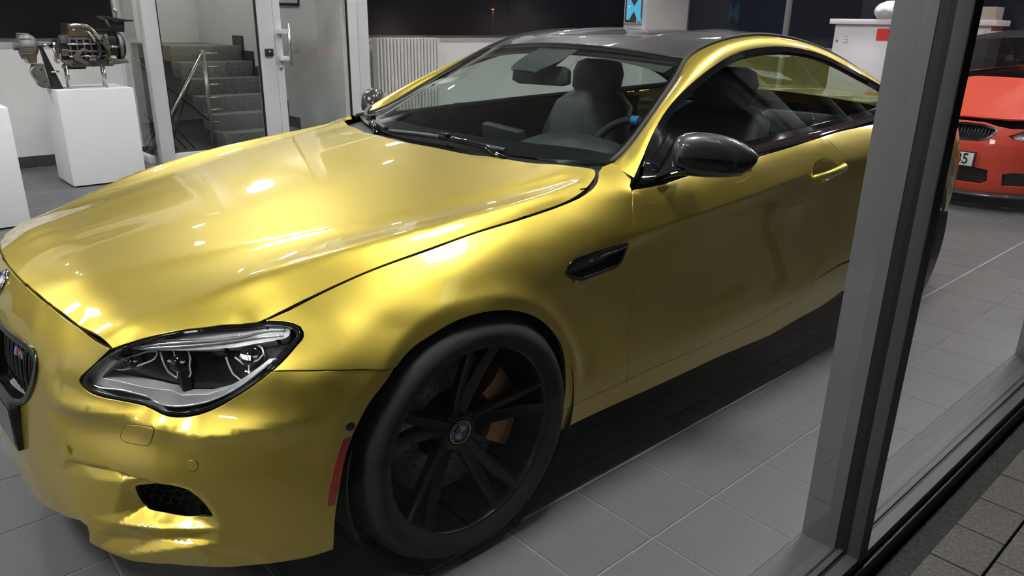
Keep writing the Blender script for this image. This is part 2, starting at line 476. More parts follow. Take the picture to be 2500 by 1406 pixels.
# soft outer crown of the hood
RG_X = [-.66, -.5, -.4, -.2, 0, .2, .4, .5, .6]
ridge_w = cspl(RG_X, [.565, .605, .64, .70, .75, .775, .785, .775, .745])
ridge_z = cspl(RG_X, [.748, .790, .818, .860, .888, .9105, .930, .945, .968])
lamp_w = cspl([-.729, -.672, -.618, -.561, -.501, -.46], [.58, .615, .648, .675, .696, .710])
lamp_z = cspl([-.729, -.672, -.618, -.561, -.501, -.46], [.699, .720, .732, .7365, .735, .730])
def build_hood():
    P, V = [], []
    def add(x, w, z): P.append((x, w)); V.append(z); P.append((x, -w)); V.append(z)
    for x in np.linspace(-.70, .5, 21):
        dw, dz = dome_w(x), dome_z(x)
        dh = float(np.interp(x, [-.7, -.4, 0, .3, .5], [.006, .013, .023, .028, .03]))
        gw, gz = (float(hg_w(x)), float(hg_z(x))) if x > -.46 else (float(lamp_w(x)), float(lamp_z(x)))
        hx = 1 if x < -.46 else 0
        if x <= hr_x(0):
            P.append((x, 0)); V.append(dz + dh)
        add(x, dw * .5, dz + dh * .78)
        add(x, dw * .82, dz + dh * .32)
        add(x, dw, dz)
        rw, rz = float(ridge_w(x)), float(ridge_z(x))
        for t, dp in ((.15, .0055), (.35, .0085), (.6, .0068), (.82, .0028)):
            add(x, dw + (rw - dw) * t, dz + (rz - dz) * t - dp * float(sstep(-.75, -.35, x)))
        add(x, rw, rz)
        add(x, (rw + gw) / 2, rz * .56 + gz * .44)
        add(x, gw, gz)
    for x in (.56, .609): add(x, float(hg_w(x)), float(hg_z(x)))
    for x, w, z in ((-.729, .58, .698), (-.672, .615, .722), (-.618, .648, .734)): add(x, w, z)
    for y in (0, .15, .3, .45): add(hf_x(y), y, hf_z(y)) if y else (P.append((hf_x(0), 0)), V.append(hf_z(0)))
    for y in (0, .2, .4, .6): add(hr_x(y), y, hr_z(y)) if y else (P.append((hr_x(0), 0)), V.append(hr_z(0)))
    P = np.array(P); V = np.array(V)
    cr = HOOD_CREASE(P[:, 0], P[:, 1])
    t = TPS(P, V - cr, (.6, 1), 3e-4)
    return lambda x, y: t(x, np.asarray(y)) + HOOD_CREASE(x, y)
DOME_LINE = [(x, dome_w(x)) for x in np.linspace(-.72, .6, 14)]
def HOOD_CREASE(x, y):
    d, t = poly_sd(DOME_LINE, np.asarray(x, float), np.abs(np.asarray(y, float)))
    amp = .085 * sstep(.06, .4, t) * (1 - .45 * sstep(.6, 1, t))
    return -amp * (np.sqrt(d * d + .007 ** 2) - .007) * np.exp(-(d / .22) ** 2)
HOOD = build_hood()

SIDE_SEC = {
    -.46: [(.729, .710), (.714, .757), (.693, .802), (.66, .848), (.62, .870)],
    -.35: [(.769, .738), (.753, .775), (.73, .82), (.70, .866), (.66, .904), (.6, .926)],
    -.2: [(.813, .768), (.797, .795), (.775, .828), (.745, .865), (.71, .897), (.665, .922), (.6, .936)],
    0: [(.852, .797), (.836, .823), (.815, .853), (.785, .885), (.75, .914), (.715, .934), (.66, .945)],
    .2: [(.8775, .812), (.862, .836), (.84, .863), (.805, .890), (.77, .907), (.72, .921), (.66, .929), (.56, .936)],
    .4: [(.8985, .815), (.884, .838), (.862, .864), (.825, .890), (.785, .905), (.72, .908), (.6, .912), (.5, .917), (.4, .921), (.33, .919), (.25, .91)],
    .62: [(.972, .755), (.953, .802), (.93, .843), (.917, .863), (.895, .877), (.86, .894), (.83, .905), (.80, .914), (.755, .905), (.69, .899), (.6, .899), (.5, .908), (.42, .919), (.34, .919), (.25, .91)],
    1.2: [(.958, .850), (.947, .868), (.92, .886), (.88, .905), (.85, .917), (.832, .923), (.785, .913), (.72, .905), (.62, .903), (.5, .912), (.42, .925), (.34, .922), (.25, .91)],
    1.8: [(.985, .843), (.974, .864), (.945, .888), (.91, .911), (.89, .921), (.872, .928), (.82, .918), (.75, .911), (.65, .909), (.5, .918), (.42, .930), (.34, .926), (.25, .912)],
    2.3: [(1.005, .825), (.99, .86), (.955, .895), (.90, .935), (.8, .938), (.65, .936), (.5, .938), (.34, .936)],
    2.85: [(1.01, .76), (.99, .80), (.95, .85), (.89, .895), (.8, .918), (.7, .925)],
    3.4: [(1.0, .69), (.98, .735), (.94, .785), (.88, .83), (.75, .868), (.6, .878), (.4, .86)],
    3.75: [(.98, .60), (.95, .645), (.90, .678), (.82, .704), (.6, .722), (.4, .705)],
}
def build_side():
    P, V = [], []
    for x, l in SIDE_SEC.items():
        for z, w in l: P.append((x, z)); V.append(w)
    P = np.array(P); V = np.array(V) - SIDE_FOLD(P[:, 0], P[:, 1])
    t = TPS(P, V, (.45, 1), 4e-5)
    return lambda x, z: t(x, z) + SIDE_FOLD(x, z)
DOOR_CREASE = [(.28, .757), (.45, .778), (.62, .793), (.80, .806), (1.145, .826), (1.55, .855), (2.03, .889), (2.5, .905), (3.4, .90)]
def SIDE_FOLD(x, z):
    x = np.asarray(x, float); z = np.asarray(z, float)
    d, t = poly_sd(DOOR_CREASE, x, z)
    a = .22 * sstep(.06, .16, t) * (1 - sstep(.8, 1, t))
    o = -a * (np.sqrt(d * d + .004 ** 2) - .004) * np.exp(-(d / .06) ** 2)
    # crest round both wheel arches, the lip inside it standing upright
    for cx, cz, r0 in ((-.008, .345, .398), (2.851, .355, .415)):
        r = np.hypot(x - cx, z - cz) - r0
        up = sstep(.30, .45, z)
        o = o - .32 * up * (np.sqrt(r * r + .009 ** 2) - .009) * np.exp(-(r / .055) ** 2)
    return o
SIDE = build_side()

NX0 = .15                       # axis of the cylindrical coordinates used for the nose
def cyl(x, w): return np.arctan2(w, NX0 - np.asarray(x, float)), np.hypot(NX0 - np.asarray(x, float), w)
LEDGE = [(-.846, .42, .545), (-.832, .48, .560), (-.771, .575, .556), (-.701, .675, .538), (-.635, .75, .522), (-.581, .80, .529), (-.519, .85, .542), (-.452, .89, .555), (-.377, .918, .566), (-.30, .93, .572)]
NOSE_PTS = [
    # centre line and inner nose
    (-.808, 0, .752), (-.838, 0, .722), (-.862, 0, .68), (-.880, 0, .6), (-.893, 0, .5), (-.903, 0, .4), (-.908, 0, .3), (-.902, 0, .22),
    (-.803, .15, .7485), (-.834, .15, .715), (-.858, .15, .67), (-.876, .15, .6), (-.890, .15, .5), (-.900, .15, .4), (-.905, .15, .3), (-.899, .15, .22),
    (-.787, .3, .738), (-.820, .3, .70), (-.845, .3, .655), (-.862, .3, .58), (-.876, .3, .5), (-.887, .3, .4), (-.894, .3, .3), (-.888, .3, .22),
    (-.761, .45, .72), (-.791, .45, .685), (-.817, .45, .635), (-.845, .45, .50), (-.853, .45, .4), (-.861, .45, .3), (-.856, .45, .22),
    (-.729, .58, .70), (-.757, .545, .67), (-.785, .53, .625),
    # under the lamps
    (-.770, .555, .580), (-.695, .63, .562), (-.618, .705, .557), (-.572, .752, .582), (-.531, .79, .612), (-.483, .83, .664),
    # corner
    (-.800, .55, .45), (-.740, .645, .45), (-.655, .74, .445), (-.587, .797, .45), (-.510, .85, .45), (-.425, .90, .45), (-.33, .93, .45),
    (-.810, .56, .35), (-.745, .65, .35), (-.660, .743, .35), (-.590, .80, .35), (-.515, .855, .35), (-.428, .903, .35), (-.35, .928, .35),
    (-.814, .57, .25), (-.746, .66, .25), (-.657, .75, .25), (-.598, .80, .25), (-.520, .855, .25), (-.428, .902, .25), (-.39, .915, .25),
    (-.806, .57, .19), (-.738, .66, .19), (-.650, .745, .19), (-.590, .795, .19), (-.515, .85, .19), (-.428, .898, .19),
    (-.40, .895, .645), (-.30, .922, .64), (-.2, .936, .63), (-.25, .934, .60), (-.43, .885, .60),
] + LEDGE + [(x, float(SIDE(x, z)), z) for x, z in ((-.46, .675), (-.40, .675), (-.33, .67), (-.27, .66), (-.44, .69), (-.36, .70), (-.28, .70), (-.20, .67))]
def build_nose():
    A = np.array(NOSE_PTS)
    ph, r = cyl(A[:, 0], A[:, 1])
    P = np.stack([ph, A[:, 2]], 1)
    V = r - NOSE_FOLD(P[:, 0], P[:, 1])
    m = ph > .01
    P2 = np.concatenate([P, P[m] * [-1, 1]]); V2 = np.concatenate([V, V[m]])
    t = TPS(P2, V2, (1, 1), 6e-4)
    return lambda ph, z: t(ph, z) + NOSE_FOLD(ph, z)
LEDGE_L = np.array([(cyl(x, w)[0], z) for x, w, z in LEDGE])
def NOSE_FOLD(ph, z):
    ph = np.abs(np.asarray(ph, float)); z = np.asarray(z, float)
    d, t = poly_sd(LEDGE_L, ph, z)
    a = .62 * sstep(0, .12, t) * (1 - sstep(.55, .98, t))
    o = -a * (np.sqrt(d * d + .005 ** 2) - .005) * np.exp(-(d / .06) ** 2)
    x = NX0 - 1.02 * np.cos(ph)
    r = np.hypot(x + .008, z - .345) - .398
    return o - .30 * sstep(.36, .5, z) * (np.sqrt(r * r + .009 ** 2) - .009) * np.exp(-(r / .055) ** 2) * sstep(.8, 1.0, ph)
NOSE = build_nose()
def nose_xyz(ph, z, off=0):
    r = NOSE(ph, z) + off
    return np.stack([NX0 - r * np.cos(ph), -r * np.sin(ph), np.asarray(z, float) + 0 * r], -1)

def GS(x, z):
    """half width of the side glass"""
    x = np.asarray(x, float); z = np.asarray(z, float)
    return .835 - .75 * (z - .96) + .15 * (z - .96) ** 2 - .045 * np.clip(x - 1.6, 0, 9) ** 2

# ---- head lamp lens surface (same cylindrical coordinates as the nose)
def build_lamp():
    pts = [(u, v, float(NOSE(u, v))) for u, v in O_LAMP_LOW[1:]]
    for x, z in O_FENDER_LAMP[:-1]:
        ph, r = cyl(x, float(SIDE(x, z))); pts.append((float(ph), z, float(r)))
    for x in (-.715, -.672, -.618, -.561, -.501, -.46):
        ph, r = cyl(x, float(lamp_w(x))); pts.append((float(ph), float(lamp_z(x)), float(r)))
    A = np.array(pts); c = A[:, :2].mean(0)
    t0 = TPS(A[:, :2], A[:, 2], (1, 1), 1e-4)
    B = [(u, v, float(t0(u, v)) + b) for u, v, b in ((.62, .64, .012), (.70, .65, .016), (.78, .67, .016), (.85, .69, .012))]
    A = np.concatenate([A, np.array(B)])
    return TPS(A[:, :2], A[:, 2], (1, 1), 1e-4)
LAMP = build_lamp()
def lamp_xyz(ph, z, off=0):
    r = LAMP(ph, z) + off
    return np.stack([NX0 - r * np.cos(ph), -r * np.sin(ph), np.asarray(z, float) + 0 * r], -1)
lamp_out = O_LAMP_LOW[1:-1] + [(float(cyl(x, float(SIDE(x, z)))[0]), z) for x, z in O_FENDER_LAMP[::-1]] + [(float(cyl(x, float(lamp_w(x)))[0]), float(lamp_z(x))) for x in np.linspace(-.46, -.715, 12)]

# ---- greenhouse
R0 = [(.68, -.752, .976), (.80, -.712, 1.007), (.90, -.687, 1.057), (1.0, -.660, 1.111), (1.1, -.631, 1.165), (1.2, -.599, 1.220), (1.285, -.565, 1.265), (1.461, -.55, 1.318), (1.583, -.54, 1.335), (1.773, -.53, 1.348), (1.956, -.52, 1.345), (2.15, -.515, 1.328), (2.40, -.52, 1.285), (2.70, -.535, 1.205), (3.0, -.56, 1.105), (3.22, -.60, 1.035)]
R2 = [(.688, -.838, .946), (.767, -.805, .997), (.954, -.73, 1.104), (1.191, -.667, 1.195), (1.40, -.627, 1.255), (1.557, -.606, 1.287), (1.736, -.595, 1.303), (1.869, -.59, 1.306), (2.003, -.59, 1.30), (2.141, -.593, 1.286), (2.279, -.602, 1.26), (2.416, -.618, 1.223), (2.559, -.635, 1.181), (2.715, -.652, 1.135), (2.84, -.668, 1.09), (2.95, -.69, 1.045)]
r0_w = cspl([p[0] for p in R0], [-p[1] for p in R0]); r0_z = cspl([p[0] for p in R0], [p[2] for p in R0])
def ws_top_x(y): return 1.22 + .062 * (y / .56) ** 2
def ws_top_z(y): return 1.302 - .037 * (y / .56) ** 2
def build_ws():
    A = []
    for y in (0, .15, .3, .45, .56):
        A.append((ws_top_x(y), y, ws_top_z(y)))
        xb = .50 + .185 * (y / .745) ** 2
        A.append((xb, y, .966 + .012 * (y / .745) ** 2))
        for t in (.3, .6):
            A.append((xb + (ws_top_x(y) - xb) * t, y, .966 + (ws_top_z(y) - .966) * t + .016 * 4 * t * (1 - t) * (1 - (y / .7) ** 2)))
    for p in R0[:7]: A.append((p[0], -p[1], p[2]))
    A.append((.64, .68, .9745))
    A = np.array(A); m = A[:, 1] > 1e-6
    A = np.concatenate([A, A[m] * [1, -1, 1]])
    return TPS(A[:, :2], A[:, 2], (.7, 1), 1e-4)
WS = build_ws()
def build_roof():
    A = []
    for y in (0, .15, .3, .45, .56): A.append((ws_top_x(y), y, ws_top_z(y)))
    for x in (1.4, 1.55, 1.7, 1.85, 2.0, 2.15, 2.3, 2.42):
        w, z = float(r0_w(x)), float(r0_z(x))
        zc = float(np.interp(x, [1.2, 1.4, 1.55, 1.7, 1.85, 2.0, 2.15, 2.3, 2.42], [1.302, 1.341, 1.358, 1.369, 1.3735, 1.372, 1.364, 1.347, 1.327]))
        A += [(x, 0, zc), (x, w * .45, zc - (zc - z) * .16), (x, w * .8, zc - (zc - z) * .58), (x, w, z)]
    A = np.array(A); m = A[:, 1] > 1e-6
    A = np.concatenate([A, A[m] * [1, -1, 1]])
    t = TPS(A[:, :2], A[:, 2], (.7, 1), 1e-4)
    return t
ROOF = build_roof()

# outlines inside the head lamp (angle, z)
L_BROW = [(0.6006, 0.6961), (0.6273, 0.7074), (0.6675, 0.7177), (0.7314, 0.7254), (0.7886, 0.7278), (0.8476, 0.726), (0.9134, 0.7253), (0.9434, 0.7207), (0.948, 0.7152), (0.9383, 0.7073), (0.8793, 0.698), (0.8251, 0.6911), (0.7574, 0.6907), (0.678, 0.6931), (0.6376, 0.6935)]
L_BROW_LINE1 = [(0.627, 0.7008), (0.6781, 0.7059), (0.7561, 0.7079), (0.834, 0.7085), (0.9092, 0.7182), (0.9306, 0.7185)]
L_BROW_LINE2 = [(0.6395, 0.6973), (0.6991, 0.7), (0.7767, 0.7017), (0.8457, 0.7039), (0.9302, 0.7112)]
L_BROW_LINE3 = [(0.6112, 0.7), (0.6548, 0.7116), (0.7163, 0.7134), (0.7885, 0.7099), (0.8331, 0.7117)]
L_BAND = [(0.5557, 0.6688), (0.5052, 0.6166), (0.5162, 0.6076), (0.5742, 0.5994), (0.6261, 0.5866), (0.6388, 0.5827), (0.6544, 0.5729), (0.6719, 0.5702), (0.7152, 0.5694), (0.7553, 0.5749), (0.7993, 0.5924), (0.8444, 0.6199), (0.8889, 0.6549), (0.919, 0.678), (0.9041, 0.6746), (0.8836, 0.6593), (0.8443, 0.6301), (0.8086, 0.6083), (0.7671, 0.5924), (0.7126, 0.5923), (0.6929, 0.6035), (0.6755, 0.6035), (0.6308, 0.6053), (0.5794, 0.6169), (0.5384, 0.6228), (0.5462, 0.635), (0.5775, 0.6671)]
L_MOD1 = [(0.5481, 0.6384), (0.5771, 0.6378), (0.6176, 0.653), (0.6495, 0.666), (0.6586, 0.6835), (0.6357, 0.6843), (0.5665, 0.6592), (0.5481, 0.6384)]
L_MOD2 = [(0.6617, 0.6835), (0.6705, 0.6589), (0.6796, 0.6404), (0.6986, 0.6249), (0.7018, 0.6549), (0.6895, 0.6845)]
L_MOD2B = [(0.7202, 0.6839), (0.7253, 0.6729), (0.7267, 0.6668), (0.7252, 0.6544), (0.728, 0.637), (0.7235, 0.6282)]
L_MOD3 = [(0.8207, 0.6677), (0.842, 0.655), (0.8756, 0.6648), (0.8863, 0.6764), (0.8804, 0.6851), (0.8651, 0.6898)]
L_MOD3B = [(0.8015, 0.6681), (0.8092, 0.6503), (0.8183, 0.634), (0.8387, 0.6206)]
L_MOD3C = [(0.8384, 0.6852), (0.8462, 0.6681), (0.8547, 0.654), (0.8558, 0.6367)]
L_HOLE = [(0.5974, 0.6547)]
L_LENS = [(0.6985, 0.6592), (0.8533, 0.6667)]
L_TEXT = [(0.8818, 0.7018), (0.9455, 0.7112)]

# ---------------------------------------------------------------- the showroom
noise_col(mat('wall_paint', lin(212, 210, 208), .75), 3, lin(222, 220, 219), lin(230, 228, 227), lo=.3, hi=.7)
mat('ceiling_paint', (.62, .62, .62, 1), .8)
mat('white_frame', (.72, .72, .74, 1), .35)
mat('grout', (.20, .20, .20, 1), .85)
m = mat('floor_tile', (.13, .13, .133, 1), .42)
noise_col(m, 220, (.085, .085, .087), (.112, .112, .115), detail=3, bump=.04)
mat('skirting_tile', (.055, .057, .060, 1), .45)
mat('board_black', (.010, .009, .012, 1), .18)
mat('facade_black', (.010, .010, .010, 1), .45)
mat('facade_grey', (.10, .105, .10, 1), .42)
mat('profile_grey', (.20, .205, .21, 1), .45, .2)
noise_col(mat('paver', (.12, .115, .10, 1), .85), 90, (.085, .08, .07), (.15, .14, .125), detail=5, bump=.5)
noise_col(mat('asphalt', (.03, .03, .03, 1), .9), 120, (.02, .02, .02), (.05, .05, .047), detail=4, bump=.4)
glass_mat('shop_glass', (.955, .97, .965), 1.45)
glass_mat('door_glass', (.80, .85, .83), 1.52)
TX, TY, TX0, TY0 = .2956, .3029, .1249, -.9104
floor = boxobj('floor', 'grout', X_START, X_END, -1.578, Y_BACK, -.12, -.0022); tag(floor, kind='structure')
tile_me = None
cands = []
i0, i1 = int((X_START - TX0) / TX) - 1, int((X_END - TX0) / TX) + 1
j0, j1 = -3, int((Y_BACK - TY0) / TY) + 1
for i in range(i0, i1):
    for j in range(j0, j1):
        x, y = TX0 + TX * (i + .5), TY0 + TY * (j + .5)
        x0, x1 = max(X_START, x - TX / 2), min(X_END, x + TX / 2)
        y0, y1 = max(-1.484, y - TY / 2), min(Y_BACK, y + TY / 2)
        if x1 - x0 < .02 or y1 - y0 < .02: continue
        d = Vector((x, y, 0)) - cam.location
        q = R3.transposed() @ d
        vis = -q.z > .3 and abs(q.x / -q.z) < .70 and abs(q.y / -q.z) < .42
        under = -.3 < x < 3.6 and abs(y) < .62
        cands.append((d.length + (0 if vis else 50) + (20 if under else 0), x0, x1, y0, y1))
cands.sort()
def tile_mesh(w, h):
    b = .0016; t = .0022
    V = [(-w, -h, -t), (w, -h, -t), (w, h, -t), (-w, h, -t), (-w + b, -h + b, 0), (w - b, -h + b, 0), (w - b, h - b, 0), (-w + b, h - b, 0)]
    F = [(4, 5, 6, 7), (0, 1, 5, 4), (1, 2, 6, 5), (2, 3, 7, 6), (3, 0, 4, 7)]
    me = bpy.data.meshes.new('tile'); me.from_pydata(V, [], F); me.materials.append(MATS['floor_tile']); return me
g = .0024; full = tile_mesh(TX / 2 - g, TY / 2 - g); cache = {}
rest = MB()
for k, (d, x0, x1, y0, y1) in enumerate(cands):
    w, h = (x1 - x0) / 2 - g, (y1 - y0) / 2 - g
    if k < 296:
        key = (round(w, 3), round(h, 3))
        if key not in cache: cache[key] = tile_mesh(w, h)
        o = bpy.data.objects.new('tile', cache[key]); COL.objects.link(o); o.parent = floor; o.location = ((x0 + x1) / 2, (y0 + y1) / 2, 0)
    else:
        cx, cy = (x0 + x1) / 2, (y0 + y1) / 2
        rest.add([(cx + a * w, cy + b * h, z) for z, a, b in ((-.0022, -1, -1), (-.0022, 1, -1), (-.0022, 1, 1), (-.0022, -1, 1))] + [(cx + a * (w - .0016), cy + b * (h - .0016), 0) for a, b in ((-1, -1), (1, -1), (1, 1), (-1, 1))], [(4, 5, 6, 7), (0, 1, 5, 4), (1, 2, 6, 5), (2, 3, 7, 6), (3, 0, 4, 7)])
o = rest.build('far_tiles', 'floor_tile', floor); o['kind'] = 'stuff'
# light expansion joint along the window side, and the sill plate at the glass
mat('joint_light', (.42, .42, .43, 1), .6)
boxobj('expansion_joint', 'joint_light', X_START, X_END, TY0 - .0035, TY0 + .0035, -.003, .0004, floor)
mat('sill_plate', (.085, .086, .088, 1), .5)
sill = boxobj('trim_1', 'sill_plate', X_START, X_END, -1.580, -1.484, -.10, .004); tag(sill, kind='structure')

# walls: the back wall with an opening to the stairwell, side wall, ceiling
def wall(name, boxes, m='wall_paint'):
    mb = MB()
    for b in boxes: mb.box(*b)
    o = mb.build(name, m); return tag(o, kind='structure')
wall('wall_back', [(X_START, 1.30, Y_BACK, Y_BACK + .2, 0, CEIL)])
wall('wall_back_right', [(3.70, X_END, Y_BACK, Y_BACK + .2, 0, CEIL)])
wall('wall_left', [(X_START - .2, X_START, -1.65, Y_BACK + .2, 0, CEIL)])
ce = boxobj('ceiling', 'ceiling_paint', X_START - .2, X_END + .1, -1.65, 9.2, CEIL, CEIL + .2); tag(ce, kind='structure')
wall('wall_stair_back', [(1.1, 3.9, 8.9, 9.1, 0, CEIL)])
wall('wall_stair_left', [(1.1, 1.30, Y_BACK + .2, 8.9, 0, CEIL)])
wall('wall_stair_right', [(3.02, 3.90, 6.75, 8.9, 0, CEIL), (3.70, 3.90, Y_BACK + .2, 6.75, 0, CEIL)])
st = boxobj('floor_stairwell', 'skirting_tile', 1.30, 3.70, Y_BACK, 8.9, -.1, -.001); tag(st, kind='structure')
# skirting of dark tiles
sk = boxobj('baseboard_back', 'grout', X_START, 1.30, Y_BACK - .008, Y_BACK, 0, .105); tag(sk, kind='structure')
x = X_START
while x < 1.29:
    x1 = min(1.30, x + TX); boxobj('tile', 'skirting_tile', x + .003, x1 - .003, Y_BACK - .014, Y_BACK - .008, .003, .104, sk); x = x1
sk = boxobj('baseboard_back_right', 'grout', 3.75, X_END, Y_BACK - .008, Y_BACK, 0, .105); tag(sk, kind='structure')
x = 3.75
while x < X_END - .01:
    x1 = min(X_END, x + TX); boxobj('tile', 'skirting_tile', x + .003, x1 - .003, Y_BACK - .014, Y_BACK - .008, .003, .104, sk); x = x1

# ---- glazed street front
def mullion(x):
    root = bpy.data.objects.new('trim_mullion', None); COL.objects.link(root); root.location = (x, 0, 0); tag(root, kind='structure')
    boxobj('inner_profile', 'profile_grey', 0, .05, -1.581, -1.484, -.08, CEIL, root, bevel=.0015)
    boxobj('gasket', 'facade_black', .004, .046, -1.616, -1.581, -.08, CEIL, root)
    mb = MB().box(-.0005, .0005 + .05, -1.6485, -1.616, -.10, CEIL); mb.build('cover_cap', 'facade_grey', root, bevel=.001)
    MB().box(.0, .05, -1.6505, -1.6485, -.10, CEIL).build('cap_shade_face', 'facade_black', root)  # black sheet paints in the shade on the side facing the night
    return root
for k, x in enumerate((-5.03, -3.10, -1.17, .762, 2.692, 4.622, 6.552, 8.482)): mullion(x)
# bottom rail of the front
br = bpy.data.objects.new('trim_2', None); COL.objects.link(br); tag(br, kind='structure')
boxobj('rail_gasket', 'facade_black', X_START, X_END, -1.616, -1.580, -.10, .008, br)
boxobj('rail_seal', 'sill_plate', X_START, X_END, -1.606, -1.590, .008, .013, br)
boxobj('rail_cap', 'facade_grey', X_START, X_END, -1.648, -1.616, -.02, .010, br)
boxobj('rail_base', 'facade_black', X_START, X_END, -1.66, -1.616, -.30, -.02, br)
tr = boxobj('trim_3', 'facade_grey', X_START, X_END, -1.65, -1.484, CEIL - .15, CEIL); tag(tr, kind='structure')
xs_m = [-6.2, -5.03, -3.10, -1.17, .762, 2.692, 4.622, 6.552, 8.482, 10.41]
for k in range(1, len(xs_m) - 1):
    p = boxobj('window_%d' % k, 'shop_glass', xs_m[k] + .047, xs_m[k + 1] + .003, -1.6, -1.596, .012, CEIL - .15); tag(p, kind='structure')
    # single sheet is enough for the thin pane
    me = p.data; bm = bmesh.new(); bm.from_mesh(me)
    bmesh.ops.delete(bm, geom=[f for f in bm.faces if f.calc_center_median().y > -1.597 or abs(f.normal.y) < .5], context='FACES'); bm.to_mesh(me); bm.free()
# glazed end wall
for k, y in enumerate((6.08, 4.17, 2.24, .31, -1.62)):
    boxobj('trim_end', 'profile_grey', X_END - .06, X_END + .02, y - .03, y + .03, 0, CEIL).__setitem__('kind', 'structure')
    if k < 4:
        y1 = (6.08, 4.17, 2.24, .31, -1.62)[k + 1]
        mb = MB().add([(X_END, y - .03, 0), (X_END, y1 + .03, 0), (X_END, y1 + .03, CEIL), (X_END, y - .03, CEIL)], [(0, 1, 2, 3)])
        tag(mb.build('window_%d' % (20 + k), 'shop_glass'), kind='structure')
for z in (.0, 1.02):
    tag(boxobj('trim_end_rail', 'profile_grey', X_END - .05, X_END + .02, -1.62, 6.08, z, z + .07), kind='structure')
# pavement outside
ground = boxobj('ground', 'asphalt', -45, 50, -60, -1.62, -.30, -.078); tag(ground, kind='structure')
rng = random.Random(3)
pv_me = {}
pave = boxobj('pavement', 'asphalt', -3.0, 4.2, -2.9, -1.735, -.29, -.066); tag(pave, kind='structure')
row = 0; y = -1.742
while y > -2.75:
    hgt = .138; x = -2.9 + (row % 2) * .105
    while x < 4.1:
        w = .207
        key = 0
        if key not in pv_me:
            mb = MB().box(-w / 2 + .003, w / 2 - .003, -hgt / 2 + .003, hgt / 2 - .003, -.03, 0)
            o = mb.build('paver', 'paver', pave, bevel=.004); pv_me[key] = o.data
        else:
            o = bpy.data.objects.new('paver', pv_me[key]); COL.objects.link(o); o.parent = pave
        o.location = (x + w / 2, y - hgt / 2, -.050 + rng.uniform(-.0015, .0015)); o.rotation_euler = (rng.uniform(-.006, .006), rng.uniform(-.006, .006), 0)
        x += w
    y -= hgt; row += 1
# distant street lamp that glints in the dark boards
mat('pole_grey', (.2, .2, .2, 1), .5)
for (lx, ly, lz) in ((33.76, -30, 2.42), (23.7, -30, 2.05)):
    sl = thing('street_lamp', 'distant sodium street lamp across the dark street' if lx > 30 else 'nearer low sodium lamp across the dark street', 'street lamp', (lx, ly, -.078))
    MB().tube([(0, 0, 0), (0, 0, lz - .05)], .05, 8).build('pole', 'pole_grey', sl)
    MB().lathe([(.0001, lz + .30), (.16, lz + .24), (.24, lz + .10), (.20, lz)], 16).build('lamp_hood', 'pole_grey', sl)
    MB().lathe([(.0001, lz - .02), (.13, lz + .02), (.19, lz + .085)], 16).build('lamp_glass', emit_mat('sodium', (1, .45, .14), 60), sl)

# ---- black boards on the back wall
b1 = boxobj('wall_board', 'board_black', X_START + .1, 1.18, Y_BACK - .05, Y_BACK, 1.175, 2.75); tag(b1, 'long black board on the wall behind the engine display', 'board')
x = 3.78; k = 0
for x1 in (6.30, 8.80):
    b = boxobj('wall_board', 'board_black', x + .002, x1 - .002, Y_BACK - .05, Y_BACK, 1.207, 2.75)
    tag(b, ('black wall board above the radiator, next to the glass door', 'black wall board beside the blue lettered poster')[k], 'board'); x = x1; k += 1
# ---- radiator
rad = thing('radiator', 'white ribbed radiator under the black board by the glass door', 'radiator', (0, 0, 0))
mat('radiator_white', (.70, .69, .66, 1), .4)
nR = 19
for i in range(nR):
    x = 4.085 + (5.0 - 4.085) * i / (nR - 1)
    MB().prism([(x - .017, 5.97), (x - .010, 5.955), (x + .010, 5.955), (x + .017, 5.97), (x + .017, 6.03), (x - .017, 6.03)], 2, .30, 1.175).build('rib', 'radiator_white', rad)
boxobj('back_plate', 'radiator_white', 4.06, 5.025, 6.03, 6.05, .29, 1.18, rad)
for z in (.32, 1.13): boxobj('wall_bracket', 'radiator_white', 4.2, 4.9, 6.05, Y_BACK - .001, z, z + .03, rad)
# ---- sockets
mat('socket_white', (.7, .7, .68, 1), .4); mat('socket_grey', (.12, .11, .10, 1), .5)
for x, m_, lab in ((5.245, 'socket_white', 'white wall socket right of the radiator'), (5.407, 'socket_grey', 'left of two brown wall sockets behind the car'), (5.486, 'socket_grey', 'right of two brown wall sockets behind the car')):
    s_ = thing('wall_socket', lab, 'socket', (x, Y_BACK, .295))
    MB().box(-.034, .034, -.012, 0, -.034, .034).build('socket_plate', m_, s_, bevel=.003)
    MB().lathe([(.0001, .004), (.019, .004), (.021, .012)], 16, Matrix.Translation((0, -.016, 0)) @ Matrix.Rotation(math.radians(-90), 4, 'X')).build('socket_well', 'socket_grey', s_)
# ---- poster with the blue letters
po = thing('poster', 'small lit poster with blue letters beside the black board', 'poster', (0, 0, 0))
boxobj('poster_frame', 'white_frame', 8.82, 9.285, Y_BACK - .03, Y_BACK, 1.40, 1.95, po)
boxobj('poster_face', mat('poster_brown', (.10, .07, .05, 1), .4), 8.84, 9.27, Y_BACK - .034, Y_BACK - .03, 1.415, 1.93, po)
em_b = emit_mat('poster_blue', (.10, .48, .75), .9)
fm = frame_at((9.05, Y_BACK - .036, 1.60), (0, -1, 0))
text_obj('poster_letters', 'M', .46, em_b, po, fm @ Matrix.Diagonal((1.15, 1, 1, 1)), .001, bold=True)
text_obj('poster_small_letters', '04', .13, em_b, po, frame_at((9.19, Y_BACK - .036, 1.445), (0, -1, 0)), .001, bold=True)
# ---- pillar at the end of the back wall
pi = boxobj('wall_pillar', 'wall_paint', 9.30, X_END - .06, Y_BACK - .10, Y_BACK, 0, CEIL); tag(pi, kind='structure')

